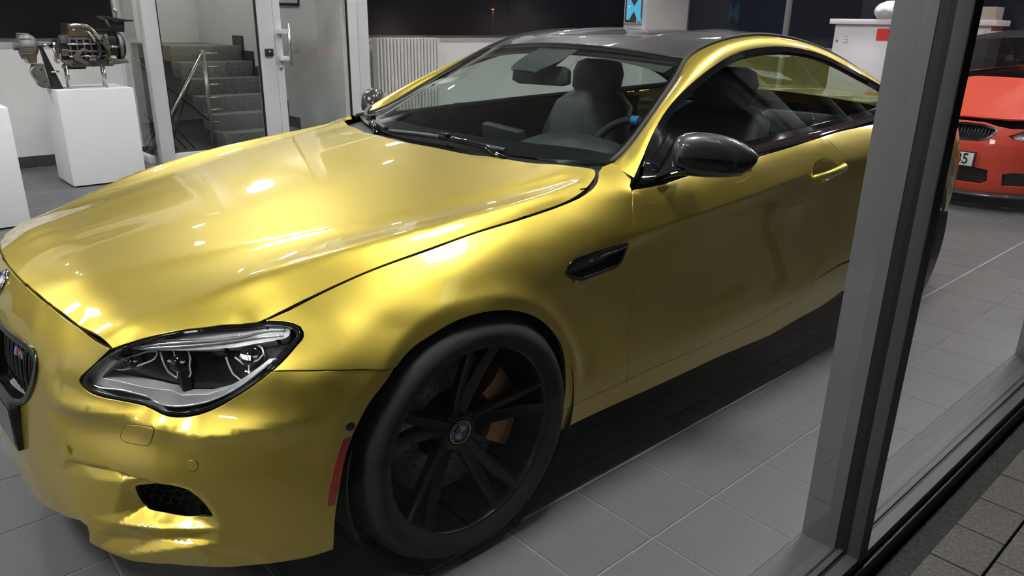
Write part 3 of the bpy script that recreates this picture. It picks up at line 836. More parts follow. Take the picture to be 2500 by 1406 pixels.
# ---- glass vestibule with the door
YP = 5.55
def frame_post(name, x0, x1, y0=YP, y1=YP + .09, z0=0, z1=CEIL, parent=None, m='white_frame'):
    return boxobj(name, m, x0, x1, y0, y1, z0, z1, parent, bevel=.002)
for nm, x0, x1 in (('trim_post', 1.292, 1.422), ('trim_door_post', 2.404, 2.572), ('trim_frame', 3.575, 3.711)):
    tag(frame_post(nm, x0, x1, y1=YP + (.12 if nm == 'trim_post' else .09)), kind='structure')
tag(boxobj('trim_side_rail', 'white_frame', 1.20, 1.26, YP + .12, Y_BACK, 0, .07, bevel=.002), kind='structure')
tag(boxobj('trim_side_post', 'white_frame', 1.20, 1.26, Y_BACK - .03, Y_BACK, .07, CEIL, bevel=.002), kind='structure')
tag(MB().add([(1.23, YP + .05, .07), (1.23, Y_BACK - .03, .07), (1.23, Y_BACK - .03, CEIL), (1.23, YP + .05, CEIL)], [(0, 1, 2, 3)]).build('window_31', 'door_glass'), kind='structure')
tag(boxobj('trim_bay_rail', 'white_frame', 1.422, 2.404, YP + .01, YP + .07, 0, .09, bevel=.002), kind='structure')
tag(MB().add([(1.422, YP + .04, .09), (2.404, YP + .04, .09), (2.404, YP + .04, CEIL), (1.422, YP + .04, CEIL)], [(0, 1, 2, 3)]).build('window_32', 'door_glass'), kind='structure')
for x in (1.424, 2.390): tag(boxobj('trim_seal', 'facade_black', x, x + .012, YP + .012, YP + .045, .09, CEIL), kind='structure')
door = bpy.data.objects.new('door_1', None); COL.objects.link(door); tag(door, kind='structure')
boxobj('stile', 'white_frame', 2.576, 2.656, YP, YP + .07, .01, 2.5, door, bevel=.002)
boxobj('stile', 'white_frame', 3.455, 3.571, YP, YP + .07, .01, 2.5, door, bevel=.002)
boxobj('bottom_rail', 'white_frame', 2.656, 3.455, YP, YP + .07, .01, .12, door, bevel=.002)
boxobj('top_rail', 'white_frame', 2.656, 3.455, YP, YP + .07, 2.38, 2.5, door, bevel=.002)
MB().add([(2.656, YP + .035, .12), (3.455, YP + .035, .12), (3.455, YP + .035, 2.38), (2.656, YP + .035, 2.38)], [(0, 1, 2, 3)]).build('pane', 'door_glass', door)
boxobj('glass_seal', 'facade_black', 3.440, 3.457, YP + .005, YP + .03, .12, 2.38, door)
mat('brushed_steel', (.55, .52, .49, 1), .3, 1)
hd = bpy.data.objects.new('pull_handle', None); COL.objects.link(hd); hd.parent = door
MB().tube([(2.705, YP - .065, .91), (2.705, YP - .065, 1.335)], .016, 12).build('handle_bar', 'brushed_steel', hd)
for z in (.985, 1.255): boxobj('handle_bracket', 'white_frame', 2.60, 2.715, YP - .07, YP, z - .022, z + .022, hd, bevel=.003)
MB().lathe([(.0001, .008), (.016, .008), (.018, 0)], 16, Matrix.Translation((2.615, YP, .885)) @ Matrix.Rotation(math.radians(90), 4, 'X') @ Matrix.Diagonal((1, 1.7, 1, 1))).build('lock_cylinder', 'brushed_steel', door)
rd = thing('card_reader', 'small black access reader on the white door post', 'card reader', (2.494, YP, 1.045))
MB().box(-.043, .043, -.028, 0, -.038, .038).build('reader_body', 'black_plastic', rd, bevel=.006)
MB().box(-.004, .004, -.030, -.027, .005, .016).build('reader_light', emit_mat('reader_led', (1, .6, .1), 3), rd)
# ---- stairs behind the door
noise_col(mat('granite', (.2, .2, .19, 1), .5), 110, (.06, .06, .058), (.26, .26, .25), detail=2)
stairs = bpy.data.objects.new('stairs', None); COL.objects.link(stairs); tag(stairs, kind='structure')
for k in range(1, 7):
    y0 = 6.02 + .28 * (k - 1)
    boxobj('step', 'granite', 2.12, 3.0, y0, y0 + (.30 if k < 6 else 2.2), (k - 1) * .175, k * .175, stairs, bevel=.004)
    boxobj('step_skirting', 'skirting_tile', 3.0, 3.018, y0 - .02, y0 + .28, (k - 1) * .175, k * .175 + .12, stairs)
rl = thing('stair_railing', 'steel stair railing with slanted bars behind the glass', 'railing', (0, 0, 0))
MB().tube([(2.09, 6.3, 0), (2.09, 6.3, 1.05)], .022, 10).build('newel_post', 'brushed_steel', rl)
for z in (1.01, .87, .68, .54, .41, .28, .17):
    MB().tube([(2.10, 6.3, z), (2.25, 6.32, z)], .011, 8).build('rung', 'brushed_steel', rl)
MB().tube([(2.07, 6.3, 1.0), (1.42, 6.3, -.0)], .020, 8).build('hand_rail', 'brushed_steel', rl)
mat('rail_dark', (.02, .02, .02, 1), .4)
for k in range(8):
    x = 2.04 - .09 * k
    MB().tube([(x, 6.32, max(0, 1.0 - .13 * k)), (x - .42, 6.34, 0.0)] if k < 5 else [(x, 6.32, .42), (x + .3, 6.34, 0)], .008, 6).build('baluster', 'rail_dark', rl)
MB().tube([(1.40, 6.32, .95), (2.07, 6.32, .30)], .010, 6).build('cross_bar', 'rail_dark', rl)
# framed notice and switch in the stairwell
nt = thing('framed_notice', 'black framed notice at the top of the wall seen through the door', 'notice', (0, 0, 0))
boxobj('notice_frame', 'facade_black', 3.12, 3.48, 6.72, 6.748, 1.53, 2.0, nt)
boxobj('notice_sheet', mat('paper_white', (.6, .6, .6, 1), .6), 3.15, 3.45, 6.715, 6.72, 1.56, 1.97, nt)
sw = boxobj('light_switch', 'socket_white', 3.36, 3.43, 6.735, 6.75, 1.00, 1.10, bevel=.003); tag(sw, 'white light switch on the stairwell wall behind the door', 'switch')

# ---- ceiling lamps
louv = emit_mat('lamp_tube', (1.0, .985, .97), LAMP_POWER)
mat('lamp_white', (.7, .7, .7, 1), .4); mat('louvre_metal', (.6, .6, .62, 1), .25, .8)
proto = None
lk = 0
ordx = {0: 'at the far left wall', 1: 'left of the gold car', 2: 'over the gold car bonnet', 3: 'over the gold car tail', 4: 'over the orange car bonnet', 5: 'at the far glass wall'}
ordy = {0: 'window row', 1: 'inner row'}
for iy, ly in enumerate(LAMP_Y):
    for ix, lx in enumerate(LAMP_X):
        lab = 'louvred ceiling lamp, %s, %s' % (ordy[iy], ordx[ix])
        if proto is None:
            t = thing('ceiling_lamp', lab, 'ceiling lamp', (lx, ly, CEIL), group='louvred ceiling lamps'); proto = t
            boxobj('lamp_tray', 'lamp_white', -.31, .31, -.31, .31, -.03, 0, t)
            for k in range(4):
                y = -.21 + .14 * k
                MB().box(-.285, .285, y - .048, y + .048, -.045, -.034).build('lamp_tube', louv, t)
            for k in range(5):
                y = -.28 + .14 * k
                boxobj('louvre_blade', 'louvre_metal', -.30, .30, y - .004, y + .004, -.085, -.03, t)
            for sx in (-.306, .306): boxobj('lamp_side', 'lamp_white', sx - .004, sx + .004, -.31, .31, -.085, 0, t)
        else:
            t = dup(proto); t.location = (lx, ly, CEIL); t['label'] = lab
sl2 = thing('stair_fill_lamp', 'unseen round ceiling lamp added to brighten the stairwell behind the glass door', 'ceiling lamp', (2.3, 7.2, CEIL))  # unseen lamp, added to brighten the stairwell
MB().lathe([(.0001, -.07), (.10, -.065), (.16, -.04), (.18, 0)], 24).build('lamp_bowl', emit_mat('bowl_light', (1, .97, .92), 70), sl2)
SPOTS = ((-2.6, 'left of the empty plinth'), (-.9, 'behind the empty plinth'), (.8, 'over the engine'), (3.1, 'over the glass door'), (4.6, 'over the radiator'), (6.4, 'over the long black board'), (8.2, 'near the blue poster'))  # row extended with added spots to brighten the back wall
for k, (x, lb) in enumerate(SPOTS):
    y = 5.05
    sp = thing('wall_fill_spot', 'round ceiling spot, row extended to brighten the back wall, ' + lb, 'spot lamp', (x, y, CEIL), group='wall spots')
    MB().lathe([(.05, 0), (.05, -.10), (.065, -.12), (.065, -.20)], 20).build('spot_body', 'lamp_white', sp)
    MB().lathe([(.0001, -.195), (.055, -.195)], 20).build('spot_lens', emit_mat('spot_light', (1, .985, .97), 650), sp)

# ---------------------------------------------------------------- the gold car
def paint(name, base, flake, coat=1.0, rough=.32, metal=.85):
    m = mat(name, base, rough, metal, Coat_Weight=coat, Coat_Roughness=.015, Coat_IOR=1.5)
    N, L, b = nodes(m)
    tc = N.new('ShaderNodeTexCoord'); n = N.new('ShaderNodeTexNoise'); n.inputs['Scale'].default_value = 900; n.inputs['Detail'].default_value = 1
    L.new(tc.outputs['Object'], n.inputs['Vector'])
    r = N.new('ShaderNodeValToRGB'); r.color_ramp.elements[0].position = .3; r.color_ramp.elements[1].position = .7
    r.color_ramp.elements[0].color = base; r.color_ramp.elements[1].color = flake
    L.new(n.outputs['Fac'], r.inputs[0]); L.new(r.outputs[0], b.inputs['Base Color'])
    return m
paint('gold_paint', (.50, .385, .056, 1), (.58, .45, .075, 1), rough=.43, metal=.90)

def sm(l, n): return [tuple(p) for p in smoothline(l, n)]
O_FENDER_ARCH = sm(O_FENDER_ARCH, 50); O_NOSE_ARCH = sm(O_NOSE_ARCH, 34); O_DOOR_REAR = sm(O_DOOR_REAR, 24); O_FENDER_LAMP = sm(O_FENDER_LAMP, 24)
O_DOOR_GAP = sm(O_DOOR_GAP[:-1], 30) + [tuple(O_DOOR_GAP[-1])]
O_INTAKE = sm(O_INTAKE[:8], 8) + [tuple(p) for p in O_INTAKE[8:]]
CAR = thing('car', 'gold coupe with black carbon roof parked behind the showroom window', 'car', (0, 0, 0))
def hood_lift(u, v): return np.stack([u, v, HOOD(u, v)], -1)
def side_lift(u, v): return np.stack([u, -SIDE(u, v), v], -1)
def nose_lift(u, v): return nose_xyz(u, v)

ys = np.linspace(-.58, .58, 41)
lampT = [(-.709, .592), (-.672, .615), (-.618, .648), (-.561, .675), (-.501, .696)]
gx = np.concatenate([np.linspace(-.46, .52, 40), np.linspace(.53, .607, 12)])
rear = [(hr_x(y), y) for y in np.linspace(-.74, .74, 31)]
hood_out = [(hf_x(y), y) for y in ys] + lampT + [(x, float(hg_w(x))) for x in gx] + rear[::-1] + [(x, -float(hg_w(x))) for x in gx[::-1]] + [(x, -w) for x, w in lampT[::-1]]
hood = panel('hood', hood_out, hood_lift, 'gold_paint', CAR, h=.02, gap=.003)

fg = [(x, float(hg_z(x))) for x in np.concatenate([np.linspace(-.44, .52, 36), np.linspace(.53, .602, 9)])]
fender_out = fg + [(.636, .974), (.68, .981), (.693, .974), (.694, .957), (.686, .941), (.656, .927)] + O_DOOR_GAP + [tuple(p) for p in O_SILL_SEAM[1::-1]] + [tuple(p) for p in O_FENDER_ARCH[::-1]] + [tuple(p) for p in O_FENDER_SEAM[::-1]] + [tuple(p) for p in O_FENDER_LAMP[::-1][1:]]
vent_hole = smooth_closed(O_VENT, 80, .3)
arc_pts = [(-.008 + (.398 + d) * math.cos(t), .345 + (.398 + d) * math.sin(t)) for d in (-.016, -.008, -.003, .003, .008, .016) for t in np.linspace(0, math.pi, 110)]
crs_pts = [(p[0], p[1] + d) for d in (-.010, -.004, 0, .004, .010) for p in resample(DOOR_CREASE, 190)]
panel('fender', fender_out, side_lift, 'gold_paint', CAR, h=.016, holes=[vent_hole], mirror=True, out=1, extra=arc_pts + crs_pts)

door_out = O_BELT[::-1] + O_DOOR_REAR[::-1] + O_DOOR_LOW[::-1] + O_SILL_SEAM[:1:-1] + O_DOOR_GAP[::-1]
panel('door', door_out, side_lift, 'gold_paint', CAR, h=.02, mirror=True, out=1, holes=[smooth_closed(O_HANDLE_REC, 60, 1)], extra=crs_pts)

sill_out = O_SILL_SEAM + O_DOOR_LOW + O_DOOR_REAR[:1] + [(2.0, .425), (2.30, .43), (2.44, .44), (2.42, .36)] + [(2.38, .30), (2.2, .275)] + O_SILL_BOT[::-1] + O_ARCH_LOW[1:2]
panel('sill', sill_out, side_lift, 'gold_paint', CAR, h=.02, mirror=True, out=1, flange=.05)

# front bumper with its two side intakes
class LinField:
    """piecewise linear relief over hand placed points"""
    def __init__(s, pts, edges=()):
        P = [Vector(p[:2]) for p in pts]
        r = delaunay_2d_cdt(P, list(edges), [], 0, 1e-6, True)
        s.V = np.array([tuple(q) for q in r[0]])
        A = np.array([p[:2] for p in pts]); d = np.array([p[2] for p in pts])
        s.d = np.array([d[np.argmin(((A - q) ** 2).sum(1))] for q in s.V])
        s.T = np.array([t for t in r[2]])
    def raw(s, u, v):
        q = np.stack([u, v], 1); o = np.zeros(len(q))
        for t in s.T:
            a, b, c = s.V[t]
            M = np.array([b - a, c - a]).T
            det = M[0, 0] * M[1, 1] - M[0, 1] * M[1, 0]
            if abs(det) < 1e-12: continue
            w = (q - a) @ (np.array([[M[1, 1], -M[0, 1]], [-M[1, 0], M[0, 0]]]) / det).T
            k = (w[:, 0] >= -1e-9) & (w[:, 1] >= -1e-9) & (w.sum(1) <= 1 + 1e-9)
            o[k] = s.d[t[0]] * (1 - w[k].sum(1)) + s.d[t[1]] * w[k, 0] + s.d[t[2]] * w[k, 1]
        return o
    def __call__(s, u, v, r=.0032):
        sh = np.shape(u); u = np.ravel(u); v = np.ravel(v); o = s.raw(u, v) * 2
        for k in range(8):
            t = k * math.pi / 4
            o += s.raw(u + r * math.cos(t), v + r * math.sin(t))
        return (o / 10).reshape(sh)
I = O_INTAKE
REL = []; REL_E = []
def rel(pts, close=False):
    k = len(REL); REL.extend(pts)
    REL_E.extend([(k + i, k + i + 1) for i in range(len(pts) - 1)])
def off(p, dx, dz, d): return (p[0] + dx, p[1] + dz, d)
rel([(.38, .46, 0), (.56, .465, 0), (.70, .455, 0), (.80, .43, 0), (.84, .33, 0), (.84, .24, 0), (.84, .15, 0)])
rel([(.38, .46, 0), (.36, .30, 0), (.40, .15, 0), (.62, .12, 0), (.84, .15, 0)])
rel([(*p, .002) for p in O_SCOOP_TOP] + [off(I[3], .004, .010, .001), off(I[4], .010, .008, 0), off(I[5], .012, .004, 0), off(I[6], .012, 0, 0), off(I[7], .014, -.008, 0)])
rel([off(p, .004, -.007, d) for p, d in zip(O_SCOOP_TOP[1:], (-.006, -.013, -.015, -.014))])
rel([(*p, 0) for p in O_SCOOP_LOW[:3]] + [(*I[0], -.010)])
rel([(*I[0], -.010), (*I[1], -.012), (*I[2], -.008), (*I[3], -.006), (*I[4], -.006), (*I[5], -.006), (*I[6], -.006), (*I[7], -.008)])
rel([(*I[0], -.010), (*I[11], -.018), (*I[10], -.028), (*I[9], -.030), (*I[8], -.022), (*I[7], -.008)])
rel([(*p, d) for p, d in zip(O_WING_TOP, (.004, .008, .010, .002))])
rel([(*O_WING_TOP[0], .004), (.57, .320, .002), (*O_WING_RIDGE[1], -.022), (*I[10], -.028)])
rel([(*p, d) for p, d in zip(O_WING_LOW, (.010, .012, .010, .004, .002, .002))])
rel([(.56, .252, -.004), (.66, .262, -.008), (.74, .272, -.008)])
rel([(.52, .22, .006), (.53, .26, .004), (*O_WING_TOP[0], .004)])
RELIEF = LinField(REL, REL_E)
def bump_lift(u, v):
    u = np.asarray(u, float); v = np.asarray(v, float)
    return nose_xyz(u, v, RELIEF(np.abs(u), v))
half = [(float(cyl(hf_x(y), y)[0]), float(hf_z(y))) for y in np.linspace(0.0, .575, 16)] + sm(O_LAMP_LOW[1:], 50) + O_NOSE_SEAM[1:-1] + O_NOSE_ARCH + O_NOSE_BOT[1:] + [(.15, .214), (0, .208)]
bump_out = half + [(-u, v) for u, v in half[-2:0:-1]]
def kidney_out(s):
    return [(s * u, v) for u, v in [(.032, .655)] + O_KIDNEY[1:-1] + [(.09, .463), (.045, .462), (.030, .49)]]
intakeL = smooth_closed(I, 60, .3); intakeR = [(-u, v) for u, v in intakeL]
crease_pts = []
for line in (O_SCOOP_TOP, O_SCOOP_LOW, O_WING_TOP, O_WING_LOW, O_WING_RIDGE, LEDGE_L.tolist()):
    q = resample(line, 24); crease_pts += [tuple(p) for p in q] + [(-p[0], p[1]) for p in q]
crease_pts += [(sg * a_, b_) for a_ in np.arange(.40, .83, .0068) for b_ in np.arange(.185, .45, .0068) for sg in (1, -1)]
for d in (-.012, -.004, .004, .012):
    for t in np.linspace(math.pi * .72, math.pi, 40):
        X_, Z_ = -.008 + (.398 + d) * math.cos(t), .345 + (.398 + d) * math.sin(t)
        ph_ = math.acos(min(1, (NX0 - X_) / 1.02)); crease_pts += [(ph_, Z_), (-ph_, Z_)]
bumper = panel('front_bumper', bump_out, bump_lift, 'gold_paint', CAR, h=.0135, gap=.0022, holes=[kidney_out(1), kidney_out(-1), intakeL, intakeR], extra=crease_pts, flange=.012)

# ---------------------------------------------------------------- glass house
glass_mat('car_glass', (.79, .885, .835), 1.5)
glass_mat('car_glass_side', (.78, .85, .83), 1.5)
glass_mat('clear_lens', (.93, .94, .95), 1.45)
def carbon(name, scale, dark=.012, light=.05):
    m = mat(name, (.02, .02, .02, 1), .5, 0, Coat_Weight=1.0, Coat_Roughness=.02)
    N, L, b = nodes(m)
    tc = N.new('ShaderNodeTexCoord')
    w1 = N.new('ShaderNodeTexWave'); w1.bands_direction = 'DIAGONAL'; w1.inputs['Scale'].default_value = scale
    w2 = N.new('ShaderNodeTexWave'); w2.bands_direction = 'Z'; w2.inputs['Scale'].default_value = scale * .9
    L.new(tc.outputs['Object'], w1.inputs['Vector']); L.new(tc.outputs['Object'], w2.inputs['Vector'])
    mx = N.new('ShaderNodeMath'); mx.operation = 'MULTIPLY'
    r = N.new('ShaderNodeValToRGB'); r.color_ramp.elements[0].position = .25; r.color_ramp.elements[1].position = .75
    r.color_ramp.elements[0].color = (dark, dark, dark, 1); r.color_ramp.elements[1].color = (light, light, light * 1.02, 1)
    L.new(w1.outputs['Fac'], r.inputs[0]); L.new(r.outputs[0], b.inputs['Base Color'])
    return m
carbon('carbon_roof', 160, .016, .026)
def carbon_twill(name, v, period, dark=.006, light=.034):
    m = mat(name, (.02, .02, .02, 1), .45, 0, Coat_Weight=1.0, Coat_Roughness=.02)
    N, L, b = nodes(m)
    tc = N.new('ShaderNodeTexCoord'); dt = N.new('ShaderNodeVectorMath'); dt.operation = 'DOT_PRODUCT'; dt.inputs[1].default_value = [c * 6.2832 / period for c in v]
    sn = N.new('ShaderNodeMath'); sn.operation = 'SINE'
    L.new(tc.outputs['Object'], dt.inputs[0]); L.new(dt.outputs['Value'], sn.inputs[0])
    r = N.new('ShaderNodeValToRGB'); r.color_ramp.elements[0].position = .0; r.color_ramp.elements[1].position = .8
    r.color_ramp.elements[0].color = (dark, dark, dark, 1); r.color_ramp.elements[1].color = (light, light, light * 1.03, 1)
    L.new(sn.outputs[0], r.inputs[0]); L.new(r.outputs[0], b.inputs['Base Color'])
    return m
_a = math.radians(27)
carbon_twill('carbon_mirror', (-.69 * math.sin(_a), .72 * math.sin(_a), math.cos(_a)), .0068)

# windscreen
xs_b = [(.50 + .185 * (y / .745) ** 2, y) for y in np.linspace(-.72, .72, 25)]
side_w = [(p[0], -p[1]) for p in smoothline(R0[:7], 24)]
ws_out = xs_b + side_w + [(ws_top_x(y), y) for y in np.linspace(.55, -.55, 21)] + [(x, -w) for x, w in side_w[::-1]]
def ws_lift(u, v): return np.stack([u, v, WS(u, v)], -1)
panel('windscreen', ws_out, ws_lift, 'car_glass', CAR, h=.04, gap=.004, flange=0)
# black printed border of the windscreen, under the glass
def ws_low(u, v): return np.stack([u, v, WS(u, v) - .004], -1)
inner = inset(dens(ws_out, .03), .028)
inner = np.array([(max(x, .585 + .185 * (y / .745) ** 2) if x < .9 else x, y) for x, y in inner])
panel('windscreen_border', ws_out, ws_low, 'black_gloss', CAR, h=.03, gap=.004, flange=0, holes=[inner])
# roof skin
xr = np.linspace(1.30, 2.40, 24)
roof_out = [(ws_top_x(y) + .012, y) for y in np.linspace(-.545, .545, 21)] + [(x, float(r0_w(x)) - .006) for x in xr] + [(2.42 + .03 * (1 - (y / .52) ** 2), y) for y in np.linspace(.50, -.50, 15)] + [(x, -float(r0_w(x)) + .006) for x in xr[::-1]]
def roof_lift(u, v):
    z = ROOF(u, v)
    # shallow channel pressed into the middle of the roof
    y = np.abs(np.asarray(v, float)); x = np.asarray(u, float)
    return np.stack([u, v, z - .012 * (1 - sstep(.23, .30, y)) * sstep(1.30, 1.55, x)], -1)
panel('roof', roof_out, roof_lift, 'carbon_roof', CAR, h=.022, gap=.002)
# black seal between roof, pillar and windscreen
def seal_line(pts, r, name, m='rubber_black', both=True):
    for s in ((1, -1) if both else (1,)):
        mb = MB().tube([(p[0], p[1] * s, p[2]) for p in pts], r, 6); mb.build(name, m, CAR)
seal_line(smoothline(R0, 60) + np.array([0, .004, .002]), .0085, 'roof_seal')
MB().tube([(ws_top_x(y) + .004, y, ws_top_z(y) - .001) for y in np.linspace(-.555, .555, 21)], .005, 6).build('windscreen_seal', 'rubber_black', CAR)

# painted pillar and roof rail from bonnet to tail
n = 70
a, b = smoothline(R0, n), smoothline(R2 + [(3.10, -.73, 1.0)], n)
def pillar_rails():
    out = []
    for t, bulge in ((0, -.002), (.12, .002), (.35, .009), (.62, .012), (.86, .007), (1, 0)):
        c = a * (1 - t) + b * t
        tang = np.gradient(c, axis=0); tang /= np.linalg.norm(tang, axis=1)[:, None]
        nn = np.cross(b - a, tang); nn /= np.linalg.norm(nn, axis=1)[:, None]
        nn *= np.where(nn[:, 2] + -nn[:, 1] > 0, 1, -1)[:, None]
        out.append(c + nn * (bulge * sstep(0, .07, np.linspace(0, 1, n)))[:, None])
    return out
rails = pillar_rails()
loft('roof_rail', rails, 'gold_paint', CAR, n=n, sub=4, mirror=True)
# inner skin of the rail
loft('roof_rail_lining', [r + np.array([0, .025, -.018]) for r in (rails[0], rails[2], rails[5])], 'shadow_black', CAR, n=n, sub=2, mirror=True)

# side glass
r2 = np.array(R2); top2 = smoothline(r2, 60)
def gs_lift(off):
    return lambda u, v: np.stack([u, -(GS(u, v) - off), v], -1)
belt_g = [(.73, .953), (.80, .948), (.95, .954), (1.385, .975), (1.6, .983), (1.87, .992), (2.2, 1.002), (2.485, 1.010), (2.70, 1.018), (2.86, 1.026)]
win_top = [(p[0], p[2]) for p in top2 if p[2] > .985][1:-1]
side_win = belt_g + [q for q in win_top[::-1]]
glass_in = inset(dens(side_win, .02), .020)
bl = [(1.985, 1.276), (1.914, 1.185), (1.865, 1.114), (1.801, 1.004)]
def cut(poly, keep_front):
    # divide the window outline along the slanting division bar
    xs = lambda z: np.interp(z, [.995, 1.105, 1.179, 1.274], [1.868, 1.966, 2.011, 2.036])
    out = []
    P = np.asarray(poly)
    for i in range(len(P)):
        p, q = P[i], P[(i + 1) % len(P)]
        fp, fq = p[0] - xs(p[1]), q[0] - xs(q[1])
        if not keep_front: fp, fq = -fp, -fq
        if fp <= 0: out.append(tuple(p))
        if fp * fq < 0:
            t = fp / (fp - fq); out.append(tuple(p + (q - p) * t))
    return out
panel('side_window', cut(glass_in, True), gs_lift(.006), 'car_glass_side', CAR, h=.04, gap=.002, flange=.004, mirror=True)
panel('quarter_window', cut(glass_in, False), gs_lift(.006), 'car_glass_side', CAR, h=.04, gap=.002, flange=.004, mirror=True)
panel('window_trim', side_win, gs_lift(0), 'black_gloss', CAR, h=.02, gap=.0, flange=.02, holes=[glass_in], mirror=True)
# black belt moulding under the glass
bz = smoothline(sorted(O_BELT), 50); bt = smoothline(belt_g, 50)
lo3 = np.stack([bz[:, 0], -np.array(SIDE(bz[:, 0], bz[:, 1])) - .001, bz[:, 1] + .003], 1)
tail = np.array([(2.1, -.842, .986), (2.4, -.815, .997), (2.84, -.765, 1.008)])
lo3 = np.concatenate([lo3, tail])
hi3 = np.stack([bt[:, 0], -np.array(GS(bt[:, 0], bt[:, 1])), bt[:, 1] + .002], 1)
lo3 = resample(lo3, 60); hi3 = resample(hi3, 60)
mid3 = (lo3 + hi3) / 2 + np.array([0, -.008, .004])
loft('belt_moulding', [lo3, mid3, hi3], 'black_gloss', CAR, n=60, sub=4, mirror=True, flip=True)

# ---------------------------------------------------------------- tail end
TAIL_SEC = {}
def quarter_sec():
    R = []
    xs = [1.835, 2.0, 2.2, 2.4]
    return R
qarch = [(2.851 + .385 * math.cos(t), .355 + .372 * math.sin(t)) for t in np.linspace(math.pi * .93, -.02 * math.pi, 26)]
q_out = O_DOOR_REAR[0:1] + [(2.0, .432), (2.30, .437), (2.44, .447)] + [p for p in qarch if p[1] > .45] + [(3.26, .44), (3.45, .42), (3.745, .42), (3.75, .60), (3.75, .80), (3.75, .93), (3.72, .975), (3.4, 1.0), (3.0, 1.008), (2.6, 1.0), (2.3, .993), (1.95, .983)] + O_DOOR_REAR[::-1]
panel('quarter_panel', q_out[:-1], side_lift, 'gold_paint', CAR, h=.03, mirror=True)
# C pillar and boot deck
def deck_z(x, y): return .985 + .06 * (1 - sstep(2.9, 3.9, x)) * (1 - .5 * (y / .8) ** 2) + .02 * sstep(3.6, 3.95, x)
xs = np.linspace(2.8, 3.76, 24)
deck_rails = []
for t in np.linspace(-1, 1, 15):
    deck_rails.append([(x, t * (float(SIDE(x, .985)) - .02), (1.0 - .01 * (x - 2.8)) + .055 * (1 - t * t) * (1 - .5 * (x - 2.8)) ) for x in xs])
loft('boot_lid', deck_rails, 'gold_paint', CAR, n=24, sub=2)
# rear window
rw = []
for t in np.linspace(-1, 1, 9):
    rw.append([(2.44, .50 * t, 1.326 - .03 * t * t), (2.7, .535 * t, 1.235 - .025 * t * t), (3.0, .575 * t, 1.118 - .015 * t * t), (3.24, .61 * t, 1.035 - .005 * t * t)])
loft('rear_window', rw, 'car_glass', CAR, n=16, sub=2)
# rear bumper: sections turned round the tail
rb = []
for z, xo, wi in ((.25, 3.90, .67), (.40, 3.97, .705), (.55, 3.99, .722), (.70, 3.98, .716), (.85, 3.985, .694), (.95, 3.99, .645), (1.0, 3.96, .585), (1.005, 3.74, .565)):
    l = []
    for t in np.linspace(-1, 1, 33):
        l.append((3.745 + (xo - 3.745) * (1 - abs(t) ** 3.2) ** .5, wi * math.copysign(min(1, abs(t) ** .8), t), z))
    rb.append(l)
loft('rear_bumper', rb, 'gold_paint', CAR, n=60, sub=4)
mat('lamp_red', (.45, .01, .012, 1), .1, Coat_Weight=1.0)
for s in (1, -1):
    tl = []
    for z, k in ((.80, 0), (.84, .008), (.89, .010), (.92, 0)):
        tl.append([(3.745 + (3.987 - 3.745) * (1 - abs(t) ** 3.2) ** .5 + k + .002, s * (.694 + k) * abs(t) ** .8, z) for t in np.linspace(.62, .995, 14)])
    loft('tail_lamp', tl, 'lamp_red', CAR, n=16, sub=3, flip=(s < 0))
# underside
ub = MB()
ub.prism([(-.80, -.42), (-.70, -.62), (-.48, -.80), (-.40, -.58), (.42, -.58), (.46, -.80), (2.36, -.80), (2.40, -.58), (3.30, -.58), (3.34, -.75), (3.86, -.60), (3.86, .60), (3.34, .75), (3.30, .58), (2.40, .58), (2.36, .80), (.46, .80), (.42, .58), (-.40, .58), (-.48, .80), (-.70, .62), (-.80, .42)], 2, .165, .20)
ub.build('underbody', 'shadow_black', CAR)
# bulkheads and arch liners keep the inside of the body dark
MB().box(-.62, -.60, -.66, .66, .17, .66).box(.50, .52, -.80, .80, .18, .93).build('bulkhead', 'shadow_black', CAR)
for cx, cz, r in ((0, .345, .375), (2.851, .355, .39)):
    for s in (1, -1):
        Mx = Matrix.Translation((cx, s * .925, cz)) @ Matrix.Rotation(math.radians(90) * s, 4, 'X')
        MB().lathe([(r, .0), (r - .004, .05), (r, .36), (.05, .36)], 40, Mx, math.radians(-18), math.radians(198)).build('arch_liner', 'black_plastic', CAR)
# black backing strips added behind the shut lines to keep the gaps dark
def backing(pts, nrm, w, name='shut_line_backing'):
    pass
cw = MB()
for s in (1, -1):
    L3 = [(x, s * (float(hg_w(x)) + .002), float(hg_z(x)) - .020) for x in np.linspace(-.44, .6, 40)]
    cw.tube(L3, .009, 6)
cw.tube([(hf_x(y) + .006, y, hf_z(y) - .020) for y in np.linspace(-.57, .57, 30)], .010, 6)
cw.build('hood_gap_backing', 'shadow_black', CAR)
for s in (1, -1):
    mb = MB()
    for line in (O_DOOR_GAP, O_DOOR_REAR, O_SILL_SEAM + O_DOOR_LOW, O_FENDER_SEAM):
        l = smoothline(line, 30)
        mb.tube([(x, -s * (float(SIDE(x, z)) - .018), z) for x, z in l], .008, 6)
    mb.build('shut_line_backing', 'shadow_black', CAR)
# cowl under the wipers
cr = []
for dx, dz in ((-.03, -.035), (.03, -.028), (.10, -.012)):
    cr.append([(hr_x(y) + dx, y, hr_z(y) + dz) for y in np.linspace(-.75, .75, 21)])
loft('wiper_cowl', cr, 'black_plastic', CAR, n=24, sub=3)
